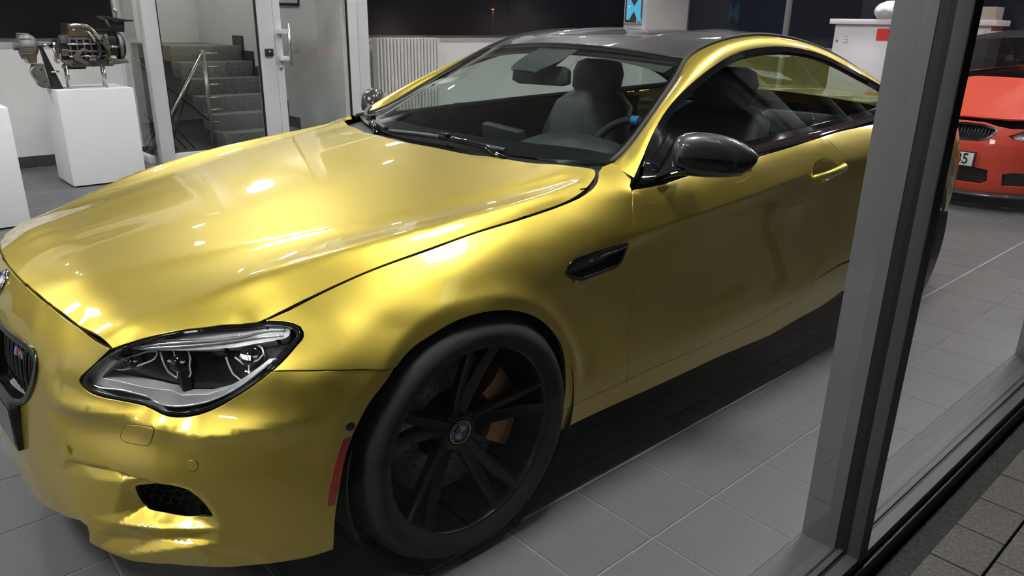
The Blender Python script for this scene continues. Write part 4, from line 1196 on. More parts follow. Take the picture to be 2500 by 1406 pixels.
# wipers
def wiper(pts, arm):
    w = bpy.data.objects.new('wiper', None); COL.objects.link(w); w.parent = CAR
    P = smoothline(pts, 20) + np.array([0, 0, .012])
    MB().tube([tuple(p) for p in P], [.009] * 20, 8).build('wiper_blade', 'black_plastic', w)
    MB().tube([tuple(p) for p in arm], [.012, .010, .008, .006], 8).build('wiper_arm', 'black_gloss', w)
    c = P[10]; MB().box(c[0] - .012, c[0] + .012, c[1] - .022, c[1] + .022, c[2] - .004, c[2] + .018).build('wiper_clip', 'black_gloss', w, bevel=.003)
wiper([(.500, .20, .970), (.505, .05, .978), (.512, -.10, .982), (.523, -.27, .979), (.540, -.42, .974)], [(.50, -.46, .965), (.515, -.35, .990), (.515, -.2, .998), (.512, -.10, 1.0)])
wiper([(.70, .66, 1.012), (.64, .60, .997), (.58, .47, .984), (.54, .34, .978), (.515, .25, .973)], [(.49, .28, .962), (.53, .36, .985), (.575, .45, .998), (.60, .50, 1.0)])

# ---------------------------------------------------------------- door mirror
def mirror_part(s):
    root = bpy.data.objects.new('door_mirror', None); COL.objects.link(root); root.parent = CAR; root.location = (.036, s * .021, -.006)
    T = [(.793, -.886, 1.003, 1.001), (.796, -.889, 1.040, .980), (.804, -.898, 1.0652, .9650), (.818, -.912, 1.0762, .9540), (.842, -.937, 1.0815, .9495), (.866, -.962, 1.0806, .9475), (.890, -.987, 1.0763, .9480), (.915, -1.013, 1.0676, .9491), (.941, -1.039, 1.0520, .9537), (.960, -1.059, 1.0361, .9715), (.971, -1.070, 1.0233, .9915), (.976, -1.075, 1.0125, 1.0095)]
    fwd = np.array([-.70, -.70 * .9, 0]); fwd /= np.linalg.norm(fwd)
    m = len(T); V = []; k = 24
    for i, (x, y, zt, zb) in enumerate(T):
        zc, hz = (zt + zb) / 2, (zt - zb) / 2
        dpt = .055 * (hz / .067) ** .6
        for j in range(k):
            t = 2 * math.pi * j / k
            c, sn = math.cos(t), math.sin(t)
            d = dpt * (c if c > 0 else .75 * c)
            d = math.copysign(abs(c) ** .8, c) * (dpt if c > 0 else dpt * .7)
            z = zc + hz * math.copysign(abs(sn) ** .75, sn)
            V.append((x + fwd[0] * d, s * (y + fwd[1] * d), z))
    F = []
    for i in range(m - 1):
        for j in range(k):
            q = (i * k + j, i * k + (j + 1) % k, (i + 1) * k + (j + 1) % k, (i + 1) * k + j)
            F.append(q if s < 0 else q[::-1])
    F += [tuple(range(k)), tuple((m - 1) * k + j for j in range(k))]
    MB().add(V, F, True).build('mirror_housing', 'carbon_mirror', root)
    # lower black shell
    V2 = []; F2 = []; kk = 15
    for i, (x, y, zt, zb) in enumerate(T[2:-1]):
        zc, hz = (zt + zb) / 2, (zt - zb) / 2; dpt = .055 * (hz / .067) ** .6
        for j in range(kk):
            t = math.pi * (1.18 + .72 * j / (kk - 1)) + math.pi * .08
            t = -math.pi / 2 + (j / (kk - 1) - .5) * 3.1
            c, sn = math.cos(t), math.sin(t)
            d = math.copysign(abs(c) ** .8, c) * (dpt if c > 0 else dpt * .7) * 1.03
            V2.append((x + fwd[0] * d, s * (y + fwd[1] * d), zc + hz * 1.03 * math.copysign(abs(sn) ** .75, sn)))
    for i in range(m - 4):
        for j in range(kk - 1):
            q = (i * kk + j, i * kk + j + 1, (i + 1) * kk + j + 1, (i + 1) * kk + j)
            F2.append(q if s > 0 else q[::-1])
    MB().add(V2, F2, True).build('mirror_lower_shell', 'black_gloss', root)
    # mirror glass at the back
    G = [( .86, -.90), (.985, -1.035)]
    MB().add([(.862, s * .868, .955), (.985, s * 1.010, .962), (.985, s * 1.010, 1.045), (.862, s * .868, 1.068)], [(0, 1, 2, 3)]).build('mirror_glass', 'chrome', root)
    # foot
    ft = [[(.72, s * .852, .938), (.79, s * .850, .942), (.86, s * .850, .944)], [(.745, s * .875, .955), (.80, s * .882, .952), (.86, s * .888, .950)], [(.778, s * .902, .975), (.818, s * .913, .966), (.868, s * .925, .955)], [(.80, s * .905, 1.000), (.84, s * .925, .985), (.90, s * .945, .960)]]
    loft('mirror_foot', ft, 'black_gloss', root, n=10, sub=4, flip=(s > 0))
    ft2 = [[(.72, s * .846, .947), (.818, s * .814, .996), (.943, s * .772, 1.056)], [(.75, s * .872, .964), (.815, s * .860, .998), (.915, s * .812, 1.035)], [(.79, s * .903, .985), (.83, s * .896, 1.0), (.885, s * .855, 1.01)]]
    loft('mirror_sail', ft2, 'black_gloss', root, n=10, sub=4, flip=(s > 0))
    return root
mirror_part(-1); mirror_part(1)
# sail panel in the corner of the side window
sail = [(.715, .945), (.818, .994), (.943, 1.054), (.950, 1.04), (.94, 1.0), (.93, .965), (.86, .955)]
panel('sail_panel', sail, gs_lift(-.004), 'black_gloss', CAR, h=.03, gap=0, flange=.01, mirror=True)

# ---------------------------------------------------------------- head lamps
mat('lamp_silver', (.85, .85, .86, 1), .2, .7)
mat('lamp_satin', (.72, .72, .73, 1), .42, .35)
mat('lamp_dark', (.008, .008, .009, 1), .25)
mat('white_print', (.75, .75, .76, 1), .5)
def sub_empty(name, parent):
    e = bpy.data.objects.new(name, None); COL.objects.link(e); e.parent = parent; return e
def lampf(off, s=1):
    def f(u, v):
        p = lamp_xyz(u, v, off); return p * np.array([1, s, 1])
    return f
def head_lamp(s):
    root = sub_empty('head_lamp', CAR)
    o = 1 if s > 0 else -1
    lo = smooth_closed(lamp_out, 120)
    panel('lamp_lens', lo, lampf(.0, s), 'clear_lens', root, h=.02, gap=.008, flange=.0, out=o)
    panel('lamp_gasket', inset(lo, -.001), lampf(-.002, s), 'black_gloss', root, h=.012, gap=.003, flange=.02, holes=[inset(lo, .009)], out=o)
    ho = inset(lo, .006)
    panel('lamp_housing', ho, lampf(-.055, s), 'lamp_dark', root, h=.03, gap=.0, flange=0, out=o)
    # wall joining gasket and housing
    r1 = lampf(-.004, s)(lo[:, 0], lo[:, 1]); r2 = lampf(-.055, s)(ho[:, 0], ho[:, 1])
    V = [tuple(p) for p in r1] + [tuple(p) for p in r2]; k = len(r1)
    MB().add(V, [(i, (i + 1) % k, k + (i + 1) % k, k + i) for i in range(k)], True).build('lamp_wall', 'lamp_dark', root)
    panel('lamp_brow', smooth_closed(L_BROW, 80, .3), lampf(-.020, s), 'lamp_satin', root, h=.012, gap=0, flange=.02, out=o)
    for l, w in ((L_BROW_LINE1, .0030), (L_BROW_LINE2, .0028), (L_BROW_LINE3, .0022)):
        q = smoothline(l, 24); p = lampf(-.016, s)(q[:, 0], q[:, 1])
        MB().tube([tuple(x) for x in p], w, 6).build('light_guide', 'lamp_silver', root)
    panel('lamp_band', dens(L_BAND, .01), lampf(-.020, s), 'lamp_satin', root, h=.010, gap=0, flange=.03, out=o)
    edge = L_BAND[1:14]; q = smoothline(edge, 50); p = lampf(-.017, s)(q[:, 0], q[:, 1])
    MB().tube([tuple(x) for x in p], .0028, 6).build('light_guide', 'lamp_silver', root)
    for l in (L_MOD1, L_MOD2, L_MOD2B, L_MOD3, L_MOD3B, L_MOD3C):
        q = resample(l, 24); p = lampf(-.036, s)(q[:, 0], q[:, 1])
        MB().tube([tuple(x) for x in p], .0021, 6).build('module_frame', 'lamp_satin', root)
    for u, v, r in ((L_LENS[0][0], L_LENS[0][1] - .005, .024), (L_LENS[1][0], L_LENS[1][1] - .004, .024), (.60, .655, .018)):
        c = lampf(-.050, s)(np.array([u]), np.array([v]))[0]
        nrm = Vector((-math.cos(u), -s * math.sin(u), .12))
        MB().lathe([(r * 1.12, -.01), (r * 1.12, .004), (r, .006), (r * .8, .014), (r * .45, .020), (0.0001, .022)], 24, frame_at(c, nrm)).build('led_module', 'black_gloss', root)
        MB().box(-r * .8, r * .8, r * .25, r * .42, .010, .018, frame_at(c, nrm)).build('led_reflector', 'lamp_satin', root)
    # lettering on the lens
    a = lampf(.0006, s)(np.array([L_TEXT[0][0], L_TEXT[1][0]]), np.array([L_TEXT[0][1], L_TEXT[1][1]]))
    if s < 0: a = a[::-1]
    pm = lampf(.0008, s)(np.array([(L_TEXT[0][0] + L_TEXT[1][0]) / 2]), np.array([(L_TEXT[0][1] + L_TEXT[1][1]) / 2 + .003]))[0]
    dx = Vector(a[1] - a[0]); w = dx.length; dx.normalize()
    ph = (L_TEXT[0][0] + L_TEXT[1][0]) / 2
    e = 2e-3
    n3 = np.cross(lampf(0, s)(np.array([ph + e]), np.array([.706]))[0] - lampf(0, s)(np.array([ph - e]), np.array([.706]))[0], lampf(0, s)(np.array([ph]), np.array([.706 + e]))[0] - lampf(0, s)(np.array([ph]), np.array([.706 - e]))[0])
    n3 = Vector(n3 * o).normalized(); dx = (dx - n3 * dx.dot(n3)).normalized(); up = n3.cross(dx)
    Mt = Matrix(((dx.x, up.x, n3.x, pm[0]), (dx.y, up.y, n3.y, pm[1]), (dx.z, up.z, n3.z, pm[2] + .001), (0, 0, 0, 1)))
    text_obj('lamp_lettering', 'BMW Adaptive LED', w * .118, 'white_print', root, Mt @ Matrix.Translation((0, 0, .0025)), .0002)
    return root
head_lamp(1); head_lamp(-1)

# ---------------------------------------------------------------- nose details
def noseN(u, v):
    e = 1e-3
    a = nose_xyz(np.array([u + e]), np.array([v]))[0] - nose_xyz(np.array([u - e]), np.array([v]))[0]
    b = nose_xyz(np.array([u]), np.array([v + e]))[0] - nose_xyz(np.array([u]), np.array([v - e]))[0]
    n = np.cross(a, b); n /= np.linalg.norm(n)
    return n if n[0] < 0 or abs(n[1]) > .5 else -n
def noseP(u, v, off=0): return nose_xyz(np.array([u]), np.array([v]), off)[0]
def nosef(off):
    return lambda u, v: nose_xyz(u, v, off)
mat('grille_black', (.006, .006, .0065, 1), .22, Coat_Weight=.3)
for s in (1, -1):
    k = smooth_closed(kidney_out(s), 100, 1)
    root = sub_empty('kidney_grille', CAR)
    panel('grille_frame', inset(k, -.003), nosef(.006), 'grille_black', root, h=.012, gap=0, flange=.03, holes=[inset(k, .0075)], roll=.003)
    panel('grille_recess', inset(k, -.004), nosef(-.05), 'shadow_black', root, h=.04, gap=0, flange=0)
    u0, u1 = sorted((s * .05, s * .335))
    for u in np.linspace(u0, u1, 9):
        z0, z1 = .485 + .10 * max(0, abs(u) - .22), .645
        zs = np.linspace(z0, z1, 10)
        for d in (-.006, .006):
            P = [noseP(u + d, z, -.024 - .010 * (2 * (z - .565) / .16) ** 2) for z in zs]
            MB().tube([tuple(p) for p in P], .0035, 6).build('grille_bar', 'grille_black', root)
# M6 badge on the grille
mat('badge_silver', (.55, .55, .57, 1), .2, .9)
mat('badge_blue', (.02, .10, .45, 1), .3); mat('badge_red', (.5, .02, .02, 1), .3); mat('badge_lblue', (.15, .35, .7, 1), .3)
bu, bv = .262, .622
Mb = frame_at(noseP(bu, bv, .000), noseN(bu, bv))
bd = sub_empty('model_badge', CAR)
for i, c in enumerate(('badge_lblue', 'badge_blue', 'badge_red')):
    MB().prism([(-.026 + i * .006 + t[0], t[1]) for t in ((0, -.010), (.005, -.010), (.009, .010), (.004, .010))], 2, 0, .004).build('badge_stripe', c, bd).matrix_local = Mb
text_obj('badge_letters', 'M6', .026, 'badge_silver', bd, Mb @ Matrix.Translation((.014, 0, .002)), .002, bold=True)
# roundel: black ring with letters, blue and white quarters
mat('roundel_blue', (.03, .17, .55, 1), .25); mat('roundel_white', (.75, .76, .78, 1), .25)
def roundel(parent, Mr, r):
    root = sub_empty('roundel', parent) if parent.parent is None else sub_empty('roundel', parent)
    MB().lathe([(r, -.003), (r, .0015), (r * .95, .0025), (r * .92, .002), (.0001, .002)], 40, Mr).build('roundel_ring', 'black_gloss', parent)
    MB().lathe([(r * .96, .0018), (r, .0028), (r * 1.03, .0015), (r * 1.03, -.003)], 40, Mr).build('roundel_rim', 'chrome', parent)
    for q in range(4):
        a0 = math.pi / 2 * q
        pts = [(0, 0)] + [(r * .60 * math.cos(a0 + math.pi / 2 * i / 8), r * .60 * math.sin(a0 + math.pi / 2 * i / 8)) for i in range(9)]
        mb = MB().prism(pts, 2, .0018, .0032); mb.v = [tuple(Mr @ Vector(p)) for p in mb.v]
        mb.build('roundel_quarter', 'roundel_white' if q % 2 == 0 else 'roundel_blue', parent)
    for ch, a in (('B', 150), ('M', 90), ('W', 30)):
        t = math.radians(a)
        text_obj('roundel_letter', ch, r * .34, 'white_print', parent, Mr @ Matrix.Translation((r * .77 * math.cos(t), r * .77 * math.sin(t), .0030)) @ Matrix.Rotation(t - math.pi / 2, 4, 'Z'), .0003, bold=True)
    bpy.data.objects.remove(root)
em = sub_empty('hood_roundel', CAR)
roundel(em, frame_at(noseP(0, .718, .002), noseN(0, .718)), .041)
# honeycomb in the side intakes and a small centre intake
mat('mesh_black', (.012, .012, .012, 1), .35)
def intake_mesh(s):
    root = sub_empty('side_intake', CAR)
    A = np.array(O_INTAKE)
    panel('intake_back', [(s * u, v) for u, v in inset(A, -.015)], nosef(-.10), 'shadow_black', root, h=.05, gap=0, flange=0)
    mb = MB(); a = .0135; hx = a * math.sqrt(3)
    cells = []
    for i in range(-2, 14):
        for j in range(-2, 10):
            c = np.array([.62 + hx * (i + .5 * (j % 2)), .32 + 1.5 * a * j])
            if dist_poly(A, c[None])[0] < .02 or in_poly(A, c[None])[0]: cells.append(c)
    def P(q): 
        return tuple(noseP(s * q[0], q[1], -.048 - .02 * (.40 - q[1]) / .08))
    done = set()
    for c in cells:
        hexp = [c + a * np.array([math.cos(math.pi / 6 + math.pi / 3 * k), math.sin(math.pi / 6 + math.pi / 3 * k)]) for k in range(6)]
        for k in range(6):
            p, q = hexp[k], hexp[(k + 1) % 6]; key = tuple(np.round((p + q) / 2, 3))
            if key in done: continue
            done.add(key)
            mb.tube([P(p), P(q)], .0014, 4, caps=False)
    o = mb.build('honeycomb_mesh', 'mesh_black', root); o['kind'] = 'stuff'
intake_mesh(1); intake_mesh(-1)
# tow hook cover, parking sensor, side marker, dot camera
def decal(name, pts, off, m, s=1, h=.012, gap=.0, flange=.002, parent=CAR):
    return panel(name, [(s * u, v) for u, v in pts], nosef(off), m, parent, h=h, gap=gap, flange=flange)
for s in (1,):
    t = smooth_closed(O_TOW, 60, .4)
    panel('tow_cover_gap', t, nosef(.0004), 'shadow_black', CAR, h=.02, gap=0, flange=0, holes=[inset(t, .0022)])
    panel('tow_cover', inset(t, .0022), nosef(.0012), 'gold_paint', CAR, h=.012, gap=0, flange=.002)
mat('reflector_red', (.34, .035, .02, 1), .22, Coat_Weight=.6)
for s in (1, -1):
    c = np.array(O_SENSOR[0]); rr = [c + .0135 * np.array([math.cos(t), math.sin(t)]) for t in np.linspace(0, 2 * math.pi, 24, endpoint=False)]
    panel('sensor_gap', [(s * u, v) for u, v in rr], nosef(.0005), 'shadow_black', CAR, h=.02, gap=0, flange=0, holes=[[(s * u, v) for u, v in inset(rr, .0022)]])
    panel('parking_sensor', [(s * u, v) for u, v in inset(rr, .0022)], nosef(.0012), 'gold_paint', CAR, h=.012, gap=0, flange=.002)
    c = np.array(O_DOT[0]); rr = [c + .0095 * np.array([.92 * math.cos(t), math.sin(t)]) for t in np.linspace(0, 2 * math.pi, 20, endpoint=False)]
    panel('side_sensor', [(s * u, v) for u, v in rr], nosef(.0012), 'black_plastic', CAR, h=.02, gap=0, flange=.002)
    panel('side_reflector', [(s * u, v) for u, v in dens(O_MARKER, .01)], nosef(.0018), 'reflector_red', CAR, h=.012, gap=0, flange=.003)
# number plate carrier
pu, pv = O_PLATE_CORNER[0]
pl = sub_empty('plate_carrier', CAR)
mat('plate_grey', (.10, .105, .11, 1), .45); mat('plate_rim', (.012, .012, .013, 1), .4)
def plate_f(off):
    def f(u, v):
        x = -.918 + .16 * np.asarray(u, float) ** 2
        return np.stack([x - off, -np.asarray(u, float), np.asarray(v, float)], -1)
    return f
W, z0, z1 = .268, .372, .492
rect = [(-W, z0), (W, z0), (W, z1), (-W, z1)]
panel('carrier_rim', rect, plate_f(0), 'plate_rim', pl, h=.03, gap=0, flange=.02)
panel('carrier_line', inset(dens(rect, .02), .006), plate_f(.0012), 'badge_silver', pl, h=.03, gap=0, flange=.0, holes=[inset(dens(rect, .02), .0095)])
panel('carrier_face', inset(dens(rect, .02), .0095), plate_f(.0014), 'plate_grey', pl, h=.03, gap=0, flange=.0)

# ---------------------------------------------------------------- fender vent
def sidef(off, s=1):
    def f(u, v): return np.stack([u, -s * (SIDE(u, v) + off), v], -1)
    return f
for s in (1, -1):
    root = sub_empty('fender_vent', CAR)
    vo = smooth_closed(O_VENT, 80, .3)
    o = 1 if s > 0 else -1
    panel('vent_recess', inset(vo, -.002), sidef(-.022, s), 'lamp_dark', root, h=.03, gap=0, flange=0, out=o)
    panel('vent_frame', inset(vo, .0005), sidef(.002, s), 'black_gloss', root, h=.008, gap=0, flange=.024, holes=[inset(vo, .008)], out=o)
    # blade across the vent with the model badge
    bl_ = [(.345, .738), (.36, .752), (.40, .757), (.47, .762), (.54, .766), (.592, .768), (.592, .756), (.54, .752), (.47, .747), (.40, .738)]
    panel('vent_blade', bl_, sidef(-.003, s), 'black_gloss', root, h=.01, gap=0, flange=.012, out=o, roll=.003)
    MB().tube([(x, -s * (float(SIDE(x, z)) + .0), z) for x, z in ((.475, .7570), (.53, .7605), (.588, .7640))], .0035, 6).build('vent_trim', 'badge_silver', root)
    Mv = frame_at((.437, -s * (float(SIDE(.437, .752)) - .0005), .7515), (0, -s, 0))
    text_obj('vent_badge', 'M6', .013, 'lamp_satin', root, Mv, .001, bold=True)
# ridge running back from the vent
for s in (1, -1):
    q = smoothline(O_VENT_TAIL, 16)
    rr = np.linspace(1, 0, 16) ** .7
    V = []; F = []
    for i, (x, z) in enumerate(q):
        d = q[min(i + 1, 15)] - q[max(i - 1, 0)]; d /= np.linalg.norm(d); nn = np.array([-d[1], d[0]])
        for k, (a_, h_) in enumerate(((-.022, -.0008), (-.010, .0008), (0, .0030), (.006, .0012), (.012, -.0008))):
            pq = np.array([x, z]) + nn * a_ * (.35 + .65 * rr[i]); V.append((pq[0], -s * (float(SIDE(*pq)) + h_ * rr[i] - .0004 * (1 - rr[i])), pq[1]))
    for i in range(15):
        for k in range(4):
            f_ = (i * 5 + k, i * 5 + k + 1, (i + 1) * 5 + k + 1, (i + 1) * 5 + k); F.append(f_ if s < 0 else f_[::-1])
    MB().add(V, F, True).build('fender_ridge', 'gold_paint', CAR)
# door handle
for s in (1, -1):
    root = sub_empty('door_handle', CAR)
    ho = smooth_closed(O_HANDLE_REC, 60, 1)
    c = ho.mean(0); V = []; F = []
    rings = ((1.0, -.0004), (.86, -.012), (.6, -.024), (.3, -.028), (.02, -.029))
    for sc, d in rings:
        for q in ho:
            p = c + (q - c) * sc; V.append((p[0], -s * (float(SIDE(*p)) + d), p[1]))
    k = len(ho)
    for i in range(len(rings) - 1):
        for j in range(k):
            f_ = (i * k + j, i * k + (j + 1) % k, (i + 1) * k + (j + 1) % k, (i + 1) * k + j); F.append(f_)
    # bowl drawn as a shallow dish standing just proud of the door skin
    HB = [(1.655, .842), (1.70, .852), (1.76, .861), (1.82, .868), (1.862, .872)]
    hl = smoothline(HB, 14); bow = [-.004, .012, .022, .028, .031, .032, .033, .033, .033, .032, .030, .027, .021, .012]
    rd = [.007, .011, .0125, .013, .013, .0135, .0135, .014, .0145, .015, .0155, .0155, .014, .010]
    MB().tube([(x, -s * (float(SIDE(x, z)) + b_), z) for (x, z), b_ in zip(hl, bow)], rd, 12).build('handle_bar', 'gold_paint', root)
    MB().tube([(x, -s * (float(SIDE(x, z)) + b_ + .003), z - .012) for (x, z), b_ in zip(hl[2:13], bow[2:13])], .004, 6).build('handle_trim', 'chrome', root)
    mb = MB(); mb.add([tuple(v) for v in V], F, True); mb.build('handle_bowl', 'gold_paint', root)

# ---------------------------------------------------------------- wheels
mat('wheel_black', (.012, .010, .009, 1), .38, .3, Coat_Weight=.15)
noise_col(mat('tyre', (.02, .019, .018, 1), .75), 60, (.008, .0075, .007), (.016, .015, .014), bump=.1)
mat('disc_steel', (.40, .40, .42, 1), .45, .3)
mat('disc_hole', (.01, .01, .01, 1), .6)
mat('caliper_gold', (.36, .20, .095, 1), .35, .55)
def make_wheel(parent):
    """local z points outwards, origin at the rim face"""
    root = sub_empty('wheel', parent)
    MB().lathe([(.262, -.006), (.272, .004), (.288, .010), (.305, .009), (.320, .000), (.331, -.014), (.3395, -.032), (.3455, -.055), (.347, -.115), (.3465, -.18), (.343, -.215), (.334, -.236), (.31, -.248), (.262, -.235)], 96).build('tyre', 'tyre', root)
    gr = MB()
    for h in (-.055, -.095, -.135, -.175):
        gr.lathe([(.3474, h - .004), (.3476, h), (.3474, h + .004)], 72)
    gr.build('tread_groove', 'shadow_black', root)
    MB().lathe([(.262, -.008), (.268, .000), (.2725, .001), (.2735, -.003), (.270, -.007), (.262, -.009), (.256, -.016), (.2525, -.035), (.249, -.09), (.240, -.20), (.247, -.236), (.255, -.236)], 96).build('rim', 'wheel_black', root)
    # five double spokes, dished towards the hub
    for i in range(5):
        base = 2 * math.pi * i / 5 + math.radians(SP0)
        for sgn in (-1, 1):
            st = []
            for t in np.linspace(0, 1, 12):
                r = .050 + t * .207
                ang = base + sgn * (math.radians(9.5) * (1 - t) ** 1.3 * .9 + math.radians(9.2) * t ** 1.1)
                h = -.078 + .066 * t ** 1.35
                w = .0165 * (1 - t) + .0125 * t + .002 * math.sin(math.pi * t)
                th = .034 * (1 - .35 * t)
                er = Vector((math.cos(ang), math.sin(ang), 0)); ea = Vector((-math.sin(ang), math.cos(ang), 0))
                c = er * r
                sec = [(-w, h - th), (-w, h - .006), (-w * .62, h), (w * .62, h - .0), (w, h - .006), (w, h - th)]
                if sgn > 0: sec = [(a, b - (.006 if a < 0 else 0)) for a, b in sec]
                else: sec = [(a, b - (.006 if a > 0 else 0)) for a, b in sec]
                st.append([c + ea * a + Vector((0, 0, b)) for a, b in sec])
            V = [p for q in st for p in q]; F = []
            for a in range(11):
                for b in range(6):
                    F.append((a * 6 + b, a * 6 + (b + 1) % 6, (a + 1) * 6 + (b + 1) % 6, (a + 1) * 6 + b))
            o = MB().add(V, F, True).build('spoke', 'wheel_black', root, sharp=.6)
    MB().lathe([(.0001, -.079), (.036, -.079), (.0375, -.076), (.042, -.0755), (.058, -.082), (.074, -.095), (.080, -.12), (.080, -.16)], 40).build('hub', 'wheel_black', root)
    for i in range(5):
        t = 2 * math.pi * (i + .5) / 5 + math.radians(SP0)
        Mx = Matrix.Translation((.057 * math.cos(t), .057 * math.sin(t), -.094))
        MB().lathe([(.0105, 0), (.0105, .012), (.008, .016), (.0001, .016)], 8, Mx).build('wheel_bolt', 'wheel_black', root)
    roundel_wheel(root)
    # brake disc and caliper
    MB().lathe([(.10, -.135), (.198, -.135), (.198, -.165), (.10, -.165)], 64).build('brake_disc', 'disc_steel', root)
    MB().lathe([(.0001, -.115), (.075, -.115), (.098, -.128), (.100, -.136)], 40).build('disc_hat', 'wheel_black', root)
    dh = MB()
    for i in range(30):
        for k in range(4):
            t = 2 * math.pi * i / 30 + k * .055; r = .118 + k * .022
            dh.lathe([(.0032, 0), (.0001, .0004)], 8, Matrix.Translation((r * math.cos(t), r * math.sin(t), -.1349)))
    o = dh.build('disc_holes', 'disc_hole', root); o['kind'] = 'stuff'
    cal = []
    for t in np.linspace(math.radians(CAL0 - 38), math.radians(CAL0 + 38), 15):
        e = .006 * math.cos((t - math.radians(CAL0)) * 2)
        cal.append([Vector((r * math.cos(t), r * math.sin(t), h)) for r, h in ((.112, -.10), (.118, -.088 + e), (.160, -.082 + e), (.205, -.088 + e), (.214, -.105), (.214, -.19), (.118, -.19))])
    V = [p for q in cal for p in q]; F = []
    for a in range(14):
        for b in range(7): F.append((a * 7 + b, a * 7 + (b + 1) % 7, (a + 1) * 7 + (b + 1) % 7, (a + 1) * 7 + b))
    F += [tuple(range(7))[::-1], tuple(14 * 7 + b for b in range(7))]
    MB().add(V, F, True).build('brake_caliper', 'caliper_gold', root, sharp=.5)
    # inner barrel so that nothing shines through
    MB().lathe([(.0001, -.20), (.20, -.20), (.245, -.21)], 48).build('wheel_back', 'shadow_black', root)
    return root
SP0, CAL0 = 0, 0
def roundel_wheel(root):
    roundel(root, Matrix.Translation((0, 0, -.0745)) @ Matrix.Rotation(math.radians(RND), 4, 'Z'), .0335)
RND = 0
def put_wheel(x, y, z, side):
    global SP0, CAL0, RND
    w = make_wheel(CAR)
    # local z -> outwards, local y -> up
    if side < 0: Mw = Matrix(((1, 0, 0, x), (0, 0, -1, y), (0, 1, 0, z), (0, 0, 0, 1)))
    else: Mw = Matrix(((-1, 0, 0, x), (0, 0, 1, y), (0, 1, 0, z), (0, 0, 0, 1)))
    w.matrix_local = Mw
    return w
SP0 = 82; CAL0 = 5; RND = 12
put_wheel(0, -.938, .347, -1)
CAL0 = 175
put_wheel(0, .938, .347, 1)
CAL0 = 175
put_wheel(2.851, -.885, .347, -1)
CAL0 = 5
put_wheel(2.851, .885, .347, 1)

# ---------------------------------------------------------------- interior
noise_col(mat('leather_dark', (.02, .021, .022, 1), .55), 300, (.009, .0095, .0095), (.015, .016, .016), bump=.05)
mat('lining_grey', (.030, .031, .030, 1), .8)
mat('carpet_dark', (.01, .01, .01, 1), .9)
mat('stitch_blue', (.02, .22, .55, 1), .5)
mat('satin_metal', (.4, .4, .41, 1), .3, .8)
# dashboard
dr = []
for dx, z in ((.02, .930), (.14, .938), (.30, .940), (.42, .925), (.47, .88), (.46, .80), (.43, .60), (.40, .40)):
    dr.append([(.52 + dx + .08 * (y / .7) ** 2 * (dx < .2), y, z - .02 * (y / .7) ** 4) for y in np.linspace(-.76, .76, 25)])
loft('dashboard', dr, 'leather_dark', CAR, n=30, sub=3, flip=True)
# instrument cowl
ic = []
for t in np.linspace(0, 1, 9):
    x = .66 + .36 * t
    hgt = .078 * math.sin(math.pi * min(1, .06 + t * .74)) ** .7
    wd = .115 + .09 * math.sin(math.pi * min(1, .1 + t * .55))
    ic.append([(x + .02 * math.cos(a) , -.385 + wd * math.cos(a), .932 + hgt * max(0, math.sin(a)) ** .75) for a in np.linspace(0, math.pi, 21)])
loft('instrument_cowl', ic, 'leather_dark', CAR, n=24, sub=3)
# centre display on the dashboard
mb = MB(); Mx = Matrix.Translation((.90, .0, .965)) @ Matrix.Rotation(math.radians(-12), 4, 'Z') @ Matrix.Rotation(math.radians(-12), 4, 'Y')
mb.box(-.02, .02, -.15, .15, -.03, .03, Mx); mb.build('centre_display', 'leather_dark', CAR, bevel=.012)
# steering wheel
sw = sub_empty('steering_wheel', CAR)
Ms = Matrix.Translation((1.17, -.385, .865)) @ Matrix.Rotation(math.radians(-66), 4, 'Y')
ring = [Ms @ Vector((.182 * math.cos(t), .185 * math.sin(t), 0)) for t in np.linspace(0, 2 * math.pi, 48, endpoint=False)]
MB().tube(ring, .0165, 10, closed=True).build('steering_rim', 'leather_dark', sw)
arc = [Ms @ Vector((.182 * math.cos(t), .185 * math.sin(t), 0)) for t in np.linspace(-.09, .09, 5)]
MB().tube(arc, .0185, 10).build('rim_marker', 'stitch_blue', sw)
for a in (90, 270, 180):
    t = math.radians(a); MB().tube([Ms @ Vector((.05 * math.cos(t), .05 * math.sin(t), -.01)), Ms @ Vector((.178 * math.cos(t), .178 * math.sin(t), 0))], [.024, .014], 8).build('steering_spoke', 'leather_dark', sw)
MB().lathe([(.0001, .02), (.05, .016), (.07, -.005), (.065, -.04)], 24, Ms).build('airbag_cover', 'leather_dark', sw)
